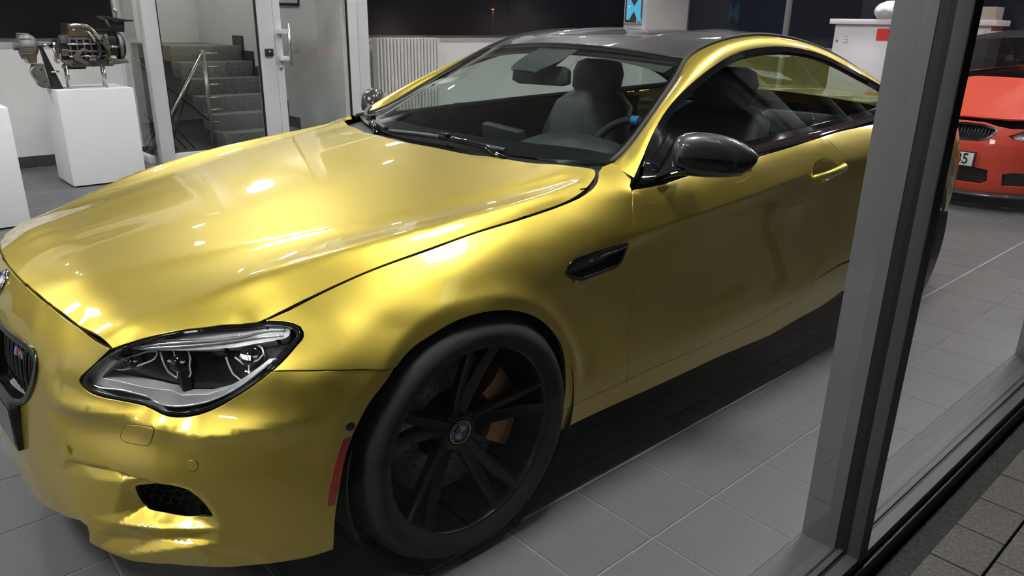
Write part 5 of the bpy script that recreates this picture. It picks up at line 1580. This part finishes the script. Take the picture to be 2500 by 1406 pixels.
# seats
def seat(x, y, name, rear=False):
    st = sub_empty(name, CAR)
    def pad(nm, secs, m='leather_dark'):
        V = []; k = 16
        for cx, cz, hw, th, tl in secs:
            for j in range(k):
                t = 2 * math.pi * j / k
                yy = hw * math.copysign(abs(math.cos(t)) ** .5, math.cos(t)); dd = th * math.copysign(abs(math.sin(t)) ** .6, math.sin(t))
                V.append((x + cx + dd * math.cos(tl), y + yy, cz + dd * math.sin(tl)))
        n_ = len(secs); F = []
        for i in range(n_ - 1):
            for j in range(k): F.append((i * k + j, i * k + (j + 1) % k, (i + 1) * k + (j + 1) % k, (i + 1) * k + j))
        F += [tuple(range(k)), tuple((n_ - 1) * k + j for j in range(k))]
        MB().add(V, F, True).build(nm, m, st)
    if not rear:
        pad('seat_cushion', [(-.28, .42, .22, .05, math.pi / 2), (-.2, .45, .26, .075, math.pi / 2), (0, .44, .26, .08, math.pi / 2), (.2, .42, .25, .08, math.pi / 2)])
        pad('backrest', [(.12, .45, .23, .06, 0), (.18, .62, .265, .075, 0), (.25, .85, .27, .075, 0), (.31, 1.0, .24, .06, 0), (.335, 1.06, .15, .045, 0)])
        pad('headrest', [(.315, 1.03, .10, .04, 0), (.325, 1.08, .145, .05, 0), (.335, 1.15, .15, .055, 0), (.34, 1.20, .13, .045, 0), (.342, 1.215, .09, .02, 0)])
    else:
        pad('backrest', [(.0, .42, .27, .07, 0), (.12, .7, .28, .07, 0), (.2, .92, .26, .06, 0), (.22, .97, .2, .03, 0)])
        pad('seat_cushion', [(-.42, .40, .26, .07, math.pi / 2), (-.1, .40, .27, .08, math.pi / 2)])
seat(1.52, -.37, 'front_seat'); seat(1.52, .37, 'front_seat')
seat(2.42, -.34, 'rear_seat', True); seat(2.42, .34, 'rear_seat', True)
# headliner, parcel shelf, floor, door cards
hl_ = []
for x in (1.20, 1.40, 1.7, 2.0, 2.25, 2.42):
    hl_.append([(x, y, float(ROOF(x, y * .95)) - .035) for y in np.linspace(-.53, .53, 13)])
loft('headliner', hl_, 'lining_grey', CAR, n=14, sub=3, flip=True)
MB().box(2.62, 3.30, -.62, .62, .93, .95).build('parcel_shelf', 'carpet_dark', CAR)
MB().box(.52, 3.3, -.86, .86, .205, .25).build('cabin_floor', 'carpet_dark', CAR)
for s in (1, -1):
    rr = [[(x, -s * (float(SIDE(x, z)) - off), z) for x in np.linspace(.66, 2.75, 20)] for z, off in ((.26, .06), (.5, .10), (.72, .12), (.86, .09), (.935, .055), (.965, .03))]
    loft('door_card', rr, 'leather_dark', CAR, n=24, sub=2)
# inside mirror and its housing
MB().prism([(-.13, -.030), (-.10, -.040), (.10, -.040), (.13, -.028), (.125, .022), (.10, .034), (-.10, .034), (-.125, .022)], 0, -.015, .02).build('inside_mirror', 'leather_dark', CAR, bevel=.006).matrix_local = Matrix.Translation((1.10, .0, 1.185)) @ Matrix.Rotation(math.radians(16), 4, 'Z') @ Matrix.Rotation(math.radians(8), 4, 'Y')
loft('sensor_housing', [[(1.20, -.11, 1.285), (1.20, .11, 1.285)], [(1.08, -.11, 1.238), (1.08, .11, 1.238)], [(1.00, -.07, 1.20), (1.00, .07, 1.20)], [(1.08, -.05, 1.20), (1.08, .05, 1.20)], [(1.18, -.06, 1.25), (1.18, .06, 1.25)]], 'leather_dark', CAR, n=6, sub=3)
# selector and trim glints on the console
MB().box(.98, 1.9, -.10, .10, .25, .62).build('console', 'leather_dark', CAR, bevel=.02)

# ---------------------------------------------------------------- engine display
noise_col(mat('plinth_white', (.84, .835, .86, 1), .55), 2, (.83, .825, .85), (.855, .85, .875))
p1 = thing('plinth', 'white plinth carrying the cut-away engine', 'plinth', (0, 0, 0))
MB().box(.344, .928, 4.87, 5.40, .012, .80).build('plinth_body', 'plinth_white', p1, bevel=.003)
MB().box(.36, .912, 4.886, 5.384, 0, .014).build('plinth_foot', 'shadow_black', p1)
p2 = thing('plinth', 'empty white plinth at the left edge of the picture', 'plinth', (0, 0, 0))
MB().box(-.77, -.19, 3.70, 4.25, .012, .80).build('plinth_body', 'plinth_white', p2, bevel=.003)
MB().box(-.754, -.206, 3.716, 4.234, 0, .014).build('plinth_foot', 'shadow_black', p2)
mat('alu_cast', (.20, .195, .19, 1), .42, .7); mat('alu_bright', (.70, .69, .68, 1), .18, 1); mat('bronze_grey', (.34, .28, .25, 1), .25, .9)
mat('engine_dark', (.03, .03, .03, 1), .4, .4); mat('hose_black', (.012, .012, .012, 1), .45); mat('alu_rough', (.22, .215, .21, 1), .5, .7)
mat('tag_yellow', (.6, .6, .05, 1), .5)
en = thing('engine', 'cut-away display engine on rods above the white plinth', 'engine', (0, 0, 0))
E = lambda nm, m, *b, bevel=.004: boxobj(nm, m, *b, en, bevel=bevel)
Y = 5.10
for x, y in ((.475, 5.0), (.50, 5.2), (.755, 5.0), (.785, 5.2)):
    MB().tube([(x, y, .80), (x, y, .99)], .009, 10).build('support_rod', 'alu_bright', en)
E('oil_pan', 'alu_cast', .50, .83, 4.98, 5.22, .975, 1.03)
E('pan_base', 'engine_dark', .48, .62, 5.0, 5.2, .955, .985)
E('cylinder_block', 'engine_dark', .50, .80, 4.99, 5.22, 1.03, 1.20)
for k in range(6):
    x = .515 + .052 * k
    E('block_rib', 'alu_cast', x, x + .012, 4.965, 4.995, 1.035, 1.20, bevel=.002)
for k, z in enumerate((1.06, 1.10, 1.155)):
    MB().tube([(.50, 4.962, z), (.80, 4.962, z + (.004, -.003, .002)[k])], .008, 8).build('oil_gallery', 'alu_bright' if k != 1 else 'alu_cast', en)
E('cylinder_head', 'alu_rough', .50, .78, 4.975, 5.22, 1.19, 1.225)
# plenum with its sloping pipe
pl = MB(); pl.prism([(.515, 1.215), (.70, 1.222), (.685, 1.292), (.655, 1.305), (.525, 1.318)], 1, 4.96, 5.20)
pl.build('intake_plenum', 'bronze_grey', en, bevel=.010)
MB().tube(smoothline([(.54, 4.96, 1.30), (.66, 4.955, 1.296), (.70, 4.95, 1.27), (.735, 4.945, 1.21), (.75, 4.945, 1.19)], 20), .014, 10).build('plenum_pipe', 'alu_bright', en)
MB().tube(smoothline([(.665, 4.945, 1.255), (.69, 4.94, 1.215), (.705, 4.94, 1.175)], 12), .010, 8).build('plenum_pipe', 'alu_bright', en)
MB().box(.555, .572, 4.955, 4.962, 1.262, 1.276).build('paint_mark', 'tag_yellow', en)
for x0, z0, x1, z1, xm, zm in ((.74, 1.18, .66, .985, .79, 1.07), (.72, 1.17, .68, 1.03, .735, 1.09)):
    MB().tube(smoothline([(x0, 4.945, z0), (xm, 4.94, zm), ((xm + x1) / 2, 4.94, (zm + z1) / 2 - .02), (x1, 4.95, z1)], 20), .012, 10).build('coolant_hose', 'hose_black', en)
# gearbox side: pulley drum, shaft, belt guard
Mg = Matrix.Translation((.225, Y, 1.14)) @ Matrix.Rotation(math.radians(90), 4, 'Y')
MB().lathe([(.0001, -.075), (.028, -.075), (.028, -.045), (.085, -.045), (.098, -.02), (.098, .03), (.075, .07), (.045, .085), (.0001, .085)], 28, Mg).build('torque_drum', 'alu_rough', en)
for k in range(10):
    t = 2 * math.pi * k / 10
    MB().tube([(.185, Y + .098 * math.cos(t), 1.14 + .098 * math.sin(t)), (.26, Y + .096 * math.cos(t), 1.14 + .096 * math.sin(t))], .007, 6).build('drum_rib', 'alu_cast', en)
MB().prism([(.185, 1.11), (.29, 1.11), (.275, 1.01), (.215, 1.005)], 1, 5.03, 5.17).build('drum_housing', 'bronze_grey', en, bevel=.006)
MB().tube([(.14, Y, 1.125), (.20, Y, 1.13)], .020, 12).build('shaft_end', 'alu_rough', en)
MB().tube([(.30, Y, 1.145), (.44, Y, 1.14)], .016, 12).build('drive_shaft', 'alu_bright', en)
MB().lathe([(.03, 0), (.034, .01), (.030, .02), (.034, .03), (.030, .04), (.026, .06)], 20, Matrix.Translation((.415, Y, 1.14)) @ Matrix.Rotation(math.radians(90), 4, 'Y')).build('bellows', 'alu_bright', en)
for x in (.405, .445):
    MB().tube(smoothline([(x, 5.02, 1.125), (x + .006, 5.01, 1.08), (x, 5.01, 1.03), (x + .02, 5.02, 1.005)], 14), .010, 8).build('exhaust_pipe', 'alu_bright', en)
MB().prism([(.318, 1.13), (.338, 1.13), (.435, .802), (.355, .802)], 1, 5.05, 5.10).build('belt_guard', 'hose_black', en)
MB().tube([(.36, 5.03, .935), (.42, 5.03, .937)], .009, 8).build('guard_pin', 'alu_bright', en)
ti = MB().prism([(.245, 1.0), (.325, 1.0), (.330, .92), (.352, .803), (.29, .81), (.262, .83), (.250, .88), (.225, .93)], 1, 5.06, 5.14); ti.build('timing_cover', 'alu_cast', en, bevel=.006)
MB().tube(smoothline([(.255, 5.05, .985), (.225, 5.05, .95), (.232, 5.05, .90), (.258, 5.05, .86)], 16), .008, 8).build('cover_hose', 'alu_bright', en)
for x, z in ((.30, .96), (.315, .86), (.335, .815)): MB().lathe([(.007, 0), (.007, .010), (.0001, .010)], 8, Matrix.Translation((x, 5.06, z)) @ Matrix.Rotation(math.radians(90), 4, 'X')).build('cover_bolt', 'hose_black', en)
E('front_pump', 'engine_dark', .44, .51, 5.0, 5.2, 1.03, 1.19, bevel=.012)
E('starter', 'bronze_grey', .455, .505, 4.97, 5.03, 1.06, 1.12, bevel=.012)
E('injector_box', 'alu_cast', .46, .52, 4.98, 5.06, 1.16, 1.215, bevel=.008)
MB().prism([(.52, 1.065), (.60, 1.125), (.64, 1.115), (.63, 1.095), (.60, 1.10), (.565, 1.06), (.63, 1.01), (.615, .995), (.53, 1.03)], 1, 4.925, 4.955).build('bracket', 'alu_cast', en, bevel=.003)
MB().tube([(.51, 4.94, .985), (.57, 4.94, 1.04)], .009, 8).build('dip_stick', 'engine_dark', en)
E('sensor_block', 'alu_bright', .635, .69, 4.925, 4.965, 1.025, 1.06, bevel=.004)
# flywheel end
E('bell_flange', 'alu_cast', .79, .815, 4.96, 5.24, .99, 1.235, bevel=.004)
for k in range(6): MB().box(.788, .817, 4.954, 4.962, 1.0 + .038 * k, 1.012 + .038 * k).build('flange_rib', 'alu_bright', en)
Mf = Matrix.Translation((.93, Y, 1.135)) @ Matrix.Rotation(math.radians(90), 4, 'Y')
MB().lathe([(.0001, -.03), (.10, -.03), (.112, -.015), (.112, .012), (.09, .03), (.0001, .03)], 32, Mf).build('flywheel', 'engine_dark', en)
MB().lathe([(.108, -.022), (.120, -.016), (.120, .0), (.108, .006)], 40, Mf).build('ring_gear', 'alu_rough', en)
MB().tube([(.815, 5.0, 1.13), (.90, 5.0, 1.132)], .012, 10).build('crank_shaft', 'alu_bright', en)
E('rear_cover', 'engine_dark', .82, .89, 5.0, 5.2, 1.06, 1.22, bevel=.01)
MB().prism([(.815, 1.03), (.95, 1.03), (.965, 1.0), (.84, .985), (.815, .985)], 1, 5.0, 5.16).build('rear_mount', 'alu_cast', en, bevel=.004)
# gear lever console above the flywheel
MB().prism([(.80, 1.375), (.83, 1.378), (1.01, 1.352), (1.055, 1.352), (1.05, 1.338), (.99, 1.335), (.84, 1.350)], 1, 5.02, 5.18).build('lever_plate', 'hose_black', en, bevel=.003)
MB().tube([(.835, 5.04, 1.36), (.865, 5.04, 1.285)], .010, 8).build('lever_strut', 'alu_cast', en)
MB().prism([(.85, 1.34), (.99, 1.335), (.98, 1.25), (.87, 1.25)], 1, 5.06, 5.14).build('lever_box', 'engine_dark', en, bevel=.004)
MB().prism([(.78, 1.275), (.85, 1.272), (.86, 1.262), (.79, 1.262)], 1, 5.02, 5.16).build('lever_arm', 'hose_black', en)
E('lever_column', 'engine_dark', .86, .90, 5.07, 5.13, 1.20, 1.27)
MB().tube(smoothline([(.94, Y, 1.36), (.945, Y, 1.40), (.938, Y, 1.425), (.922, Y, 1.437)], 10), [.008, .008, .009, .010, .011, .012, .012, .012, .012, .011], 10).build('gear_knob', 'alu_bright', en)

# ---------------------------------------------------------------- white cabinet, bag and box at the far window
mat('cabinet_white', (.70, .67, .70, 1), .5)
cb = thing('cabinet', 'white storage cabinet with a red notice at the far window', 'cabinet', (0, 0, 0))
boxobj('cabinet_body', 'cabinet_white', 9.92, 10.38, 1.10, 3.10, 0.0, 1.435, cb, bevel=.004)
boxobj('cabinet_top', 'cabinet_white', 9.86, 10.40, 1.04, 3.165, 1.435, 1.505, cb, bevel=.005)
for k, (y0, y1) in enumerate(((2.10, 3.0), (1.16, 2.08))):
    boxobj('cabinet_door', 'cabinet_white', 9.905, 9.92, y0, y1, .08, 1.395, cb, bevel=.003)
MB().lathe([(.0001, .012), (.012, .012), (.014, 0)], 12, Matrix.Translation((9.92, 3.045, 1.21)) @ Matrix.Rotation(math.radians(-90), 4, 'Y')).build('cabinet_lock', 'socket_grey', cb)
so = boxobj('cabinet_vent', 'socket_grey', 9.901, 9.906, 2.885, 2.945, 1.19, 1.27, cb)
for a_ in range(2):
    for b_ in range(2): boxobj('vent_plate', 'socket_white', 9.897, 9.902, 2.888 + .029 * a_, 2.914 + .029 * a_, 1.194 + .038 * b_, 1.228 + .038 * b_, cb)
mat('notice_red', (.75, .03, .02, 1), .5)
boxobj('red_notice', 'notice_red', 9.900, 9.9049, 2.20, 2.49, 1.225, 1.385, cb)
for k in range(3): boxobj('notice_line', mat('notice_ink', (.15, .01, .01, 1), .6), 9.8985, 9.90, 2.22, 2.34 - .02 * k, 1.34 - .035 * k, 1.352 - .035 * k, cb)
# crumpled white bag
noise_bag = mat('bag_white', (.72, .72, .72, 1), .35, Transmission_Weight=.15)
bm = bmesh.new(); bmesh.ops.create_icosphere(bm, subdivisions=4, radius=1)
rg = np.random.default_rng(5); W_ = rg.normal(size=(14, 3)) * 4; ph_ = rg.uniform(0, 6.28, 14)
for v in bm.verts:
    p = np.array(v.co); d = sum(abs(math.sin(float(W_[i] @ p) + ph_[i])) for i in range(14)) / 14
    k = .78 + .36 * d
    top = max(0, p[2]); k *= 1 - .25 * top
    v.co = (9.98 + .17 * p[0] * k, 2.40 + .19 * p[1] * k, 1.505 + max(0, .115 + .16 * p[2] * k))
for f_ in bm.faces: f_.smooth = True
me = bpy.data.meshes.new('plastic_bag'); bm.to_mesh(me); bm.free()
bag = link('plastic_bag', me, 'bag_white'); tag(bag, 'crumpled white plastic bag lying on the cabinet', 'bag')
bx_ = boxobj('cardboard_box', mat('card_beige', (.38, .32, .27, 1), .7), 9.95, 10.25, .98 + .12, 1.55, 1.505, 1.66, bevel=.004); tag(bx_, 'beige cardboard box on the right end of the cabinet', 'box')

# ---------------------------------------------------------------- the orange red car behind
paint('red_paint', (.52, .036, .010, 1), (.57, .044, .013, 1), rough=.6, metal=.0, coat=.25)
RC = thing('car', 'orange red coupe with carbon roof and plate 635 behind the gold one', 'car', (0, 0, 0))
FX = 5.745
def rc_front_x(y, z):
    y = np.abs(np.asarray(y, float)); z = np.asarray(z, float)
    base = np.interp(z, [.10, .16, .22, .32, .42, .52, .60, .66, .72], [.02, .008, .0, .0, .004, .018, .045, .075, .13])
    return FX + base + .50 * (y / .90) ** 3.6 + .04 * (y / .9) ** 2
def rc_front(u, v): return np.stack([rc_front_x(u, v), u, v], -1)
kid = [(.03, .556), (.03, .665), (.12, .671), (.24, .668), (.335, .648), (.352, .628), (.33, .592), (.29, .560), (.24, .548), (.12, .546)]
low_c = [(-.33, .205), (-.37, .235), (-.36, .325), (-.25, .338), (.25, .338), (.36, .325), (.37, .235), (.33, .205)]
side_i = [(.47, .205), (.46, .30), (.52, .318), (.74, .315), (.76, .25), (.72, .21)]
lampr = [(.435, .598), (.47, .575), (.56, .562), (.70, .575), (.80, .60), (.84, .65), (.80, .672), (.64, .66), (.53, .648)]
f_half = [(0, .688), (.15, .688), (.25, .684), (.345, .662), (.44, .650), (.53, .655), (.64, .668), (.80, .680), (.875, .68), (.885, .55), (.885, .40), (.88, .25), (.86, .17), (.6, .15), (.3, .145), (0, .145)]
f_out = f_half + [(-a_, b_) for a_, b_ in f_half[-2:0:-1]]
mir = lambda l: [(-a_, b_) for a_, b_ in l]
panel('front_bumper', f_out, rc_front, 'red_paint', RC, h=.025, gap=.001, holes=[kid, mir(kid), low_c, side_i, mir(side_i), lampr, mir(lampr)], out=-1, flange=.03)
def rc_off(d): return lambda u, v: rc_front(u, v) + np.array([d, 0, 0])
for s in (1, -1):
    f_ = (lambda l: l) if s > 0 else mir
    kg = sub_empty('kidney_grille', RC)
    panel('grille_frame', inset(dens(f_(kid), .02), -.004), rc_off(-.006), 'grille_black', kg, h=.02, gap=0, flange=.03, holes=[inset(dens(f_(kid), .02), .010)], out=-1)
    panel('grille_recess', inset(dens(f_(kid), .03), -.006), rc_off(.06), 'shadow_black', kg, h=.05, gap=0, flange=0, out=-1)
    for k in range(12):
        y = .05 + .0245 * k
        z0, z1 = .553 + .12 * max(0, y - .26), .664 - .14 * max(0, y - .27)
        MB().tube([(float(rc_front_x(y, z)) + .012 - .012 * math.sin((z - z0) / (z1 - z0) * 3.1), s * y, z) for z in np.linspace(z0, z1, 7)], .0035, 6).build('grille_bar', 'grille_black', kg)
    panel('intake_recess', inset(dens(f_(side_i), .03), -.006), rc_off(.08), 'mesh_black', RC, h=.05, gap=0, flange=0, out=-1)
    hl_r = sub_empty('head_lamp', RC)
    panel('lamp_housing', inset(dens(f_(lampr), .03), -.004), rc_off(.05), 'lamp_satin', hl_r, h=.03, gap=0, flange=0, out=-1)
    panel('lamp_lens', dens(f_(lampr), .02), rc_off(-.002), 'clear_lens', hl_r, h=.03, gap=.002, flange=0, out=-1)
    for y, z, r in ((.53, .610, .030), (.66, .622, .036)):
        Mr = frame_at((float(rc_front_x(y, z)) + .035, s * y, z), (-1, 0, 0))
        MB().lathe([(r * 1.2, -.01), (r * 1.2, .006), (r, .008), (r * .9, .0), (r * .55, .012), (.0001, .016)], 24, Mr).build('lamp_ring', 'chrome', hl_r)
panel('intake_recess', inset(dens(low_c, .03), -.006), rc_off(.10), 'mesh_black', RC, h=.05, gap=0, flange=0, out=-1)
for k in range(5):
    z = .226 + .022 * k
    MB().tube([(float(rc_front_x(y, z)) + .05, y, z) for y in np.linspace(-.36, .36, 13)], .003, 6).build('intake_slat', 'mesh_black', RC)
# carbon splitter
sp_ = []
for dx, z in ((.06, .150), (-.035, .140), (-.055, .128), (-.045, .112), (.10, .105)):
    sp_.append([(float(rc_front_x(y, .15)) + dx, y, z) for y in np.linspace(-.86, .86, 31)])
carbon('carbon_splitter', 90)
loft('splitter', sp_, 'carbon_splitter', RC, n=40, sub=2)
# plate
np_ = sub_empty('number_plate', RC)
mat('plate_white', (.68, .68, .70, 1), .4); mat('plate_ink', (.01, .01, .012, 1), .5)
zc = .398
boxobj('plate_rim', 'plate_rim', FX - .030, FX + .005, -.265, .265, zc - .060, zc + .060, np_, bevel=.004)
boxobj('plate_face', 'plate_white', FX - .034, FX - .029, -.256, .256, zc - .052, zc + .052, np_, bevel=.002)
text_obj('plate_number', '635', .118, 'plate_ink', np_, frame_at((FX - .0355, -.150, zc - .001), (-1, 0, 0)) @ Matrix.Diagonal((.82, 1, 1, 1)), .0006, bold=True)
# bonnet
def rc_hood_z(x, y):
    x = np.asarray(x, float); y = np.abs(np.asarray(y, float))
    t = np.clip((x - FX - .09) / 1.13, -.05, 1.1)
    z = .692 + .285 * np.power(np.clip(t, 0, 2), .62) - .085 * (y / .78) ** 3 * (.35 + .65 * (1 - t)) - .02 * (y / .7) ** 2
    return z + .022 * (1 - sstep(.20, .34, y)) * sstep(.02, .35, t)
def rc_hood(u, v): return np.stack([u, v, rc_hood_z(u, v)], -1)
fr = [(float(rc_front_x(y, .690)) + .012, y) for y in np.linspace(-.80, .80, 33)]
ho_ = fr + [(6.45, .835), (6.7, .82), (6.96, .775)] + [(6.90 + .09 * (y / .76) ** 2, y) for y in np.linspace(.74, -.74, 15)] + [(6.96, -.775), (6.7, -.82), (6.45, -.835)]
panel('hood', ho_, rc_hood, 'red_paint', RC, h=.035, gap=.003)
# flanks with wheel arches
def rc_w(x, z):
    x = np.asarray(x, float); z = np.asarray(z, float)
    w = .905 - .35 * np.clip(z - .72, 0, 1) ** 1.6 * 1.6 - .10 * np.clip(.4 - z, 0, 1)
    return w - .30 * np.clip(6.25 - x, 0, 1) ** 1.5 - .25 * np.clip(x - 9.7, 0, 1) ** 1.7
for s in (1, -1):
    f_ = lambda u, v, s=s: np.stack([u, s * rc_w(u, v), v], -1)
    arc = lambda cx: [(cx + .36 * math.cos(t), .335 + .36 * math.sin(t)) for t in np.linspace(math.pi, 0, 20)]
    so_ = [(6.11, .30)] + [p for p in arc(6.53)][1:-1] + [(6.89, .30), (6.92, .20), (8.90, .20), (8.93, .30)] + arc(9.29)[1:-1] + [(9.65, .30), (10.25, .30), (10.33, .7), (10.25, .97), (9.3, .96), (7.9, .93), (7.0, .905), (6.7, .87), (6.45, .825), (6.20, .74), (6.13, .66), (6.10, .5)]
    panel('side_panel', so_, f_, 'red_paint', RC, h=.05, gap=.001, out=-s)
# glass house, roof and tail
ws_ = []
for t in np.linspace(-1, 1, 9):
    ws_.append([(6.92 + .09 * t * t, .74 * t, .965 - .01 * t * t), (7.25 + .06 * t * t, .70 * t, 1.13 - .02 * t * t), (7.62 + .05 * t * t, .60 * t, 1.325 - .035 * t * t)])
glass_mat('car_glass_dark', (.25, .27, .27), 1.5)
loft('windscreen', ws_, 'car_glass_dark', RC, n=14, sub=3)
rf_ = []
for t in np.linspace(-1, 1, 11):
    rf_.append([(7.62 + .05 * t * t, .60 * t, 1.325 - .035 * t * t), (7.95, .59 * t, 1.395 - .055 * t * t), (8.3, .58 * t, 1.418 - .065 * t * t), (8.7, .57 * t, 1.39 - .06 * t * t), (9.0, .56 * t, 1.33 - .05 * t * t)])
loft('roof', rf_, 'carbon_roof', RC, n=24, sub=2)
rw_ = []
for t in np.linspace(-1, 1, 9):
    rw_.append([(9.0, .56 * t, 1.33 - .05 * t * t), (9.35, .59 * t, 1.16 - .03 * t * t), (9.7, .64 * t, 1.0)])
loft('rear_window', rw_, 'car_glass_dark', RC, n=12, sub=2)
loft('boot_lid', [[(9.68, .70 * t, .99), (10.0, .70 * t, .995), (10.25, .68 * t, .985)] for t in np.linspace(-1, 1, 7)], 'red_paint', RC, n=10, sub=2)
loft('rear_bumper', [[(10.22 + .12 * (1 - abs(t) ** 3), .80 * t, z) for t in np.linspace(-1, 1, 21)] for z in (.25, .5, .8, .985)], 'red_paint', RC, n=24, sub=3)
for s in (1, -1):
    loft('pillar', [[(7.0, s * .80, .93), (7.35, s * .725, 1.12), (7.66, s * .635, 1.285), (8.0, s * .62, 1.34), (8.4, s * .61, 1.355), (8.8, s * .60, 1.32), (9.1, s * .61, 1.24), (9.6, s * .68, 1.02)], [(6.99, s * .755, .955), (7.28, s * .69, 1.115), (7.64, s * .59, 1.295), (7.98, s * .58, 1.345), (8.4, s * .57, 1.36), (8.8, s * .56, 1.325), (9.05, s * .555, 1.27), (9.45, s * .60, 1.08)]], 'red_paint', RC, n=30, sub=2)
    loft('side_window', [[(7.05, s * .81, .93), (7.9, s * .81, .95), (8.8, s * .80, .965), (9.5, s * .77, .98)], [(7.40, s * .72, 1.12), (7.9, s * .64, 1.31), (8.5, s * .62, 1.335), (9.15, s * .63, 1.19)]], 'car_glass_dark', RC, n=20, sub=3)
    loft('door_mirror', [[(7.30 + .05 * math.cos(a_), s * (.86 + d), .99 + h_ * math.sin(a_)) for a_ in np.linspace(0, 2 * math.pi, 13)] for d, h_ in ((0, .02), (.03, .055), (.10, .06), (.16, .045), (.18, .01))], 'red_paint', RC, n=16, sub=3)
MB().box(6.95, 9.7, -.78, .78, .22, .94).build('cabin_core', 'shadow_black', RC)
MB().box(5.95, 10.2, -.62, .62, .14, .22).build('underbody', 'shadow_black', RC)
MB().box(6.05, 6.9, -.60, .60, .2, .68).build('engine_bay', 'shadow_black', RC)
wheels = [o for o in CAR.children if o.name.startswith('wheel') and o.type == 'EMPTY']
for (x, y, side) in ((6.53, -.895, -1), (6.53, .895, 1), (9.29, -.895, -1), (9.29, .895, 1)):
    w = dup(wheels[0 if side < 0 else 1], RC)
    ml = wheels[0 if side < 0 else 1].matrix_local.copy(); ml.translation = (x, y, .335)
    w.matrix_local = Matrix.Translation((x, y, .335)) @ ml.to_3x3().to_4x4() @ Matrix.Scale(.965, 4)
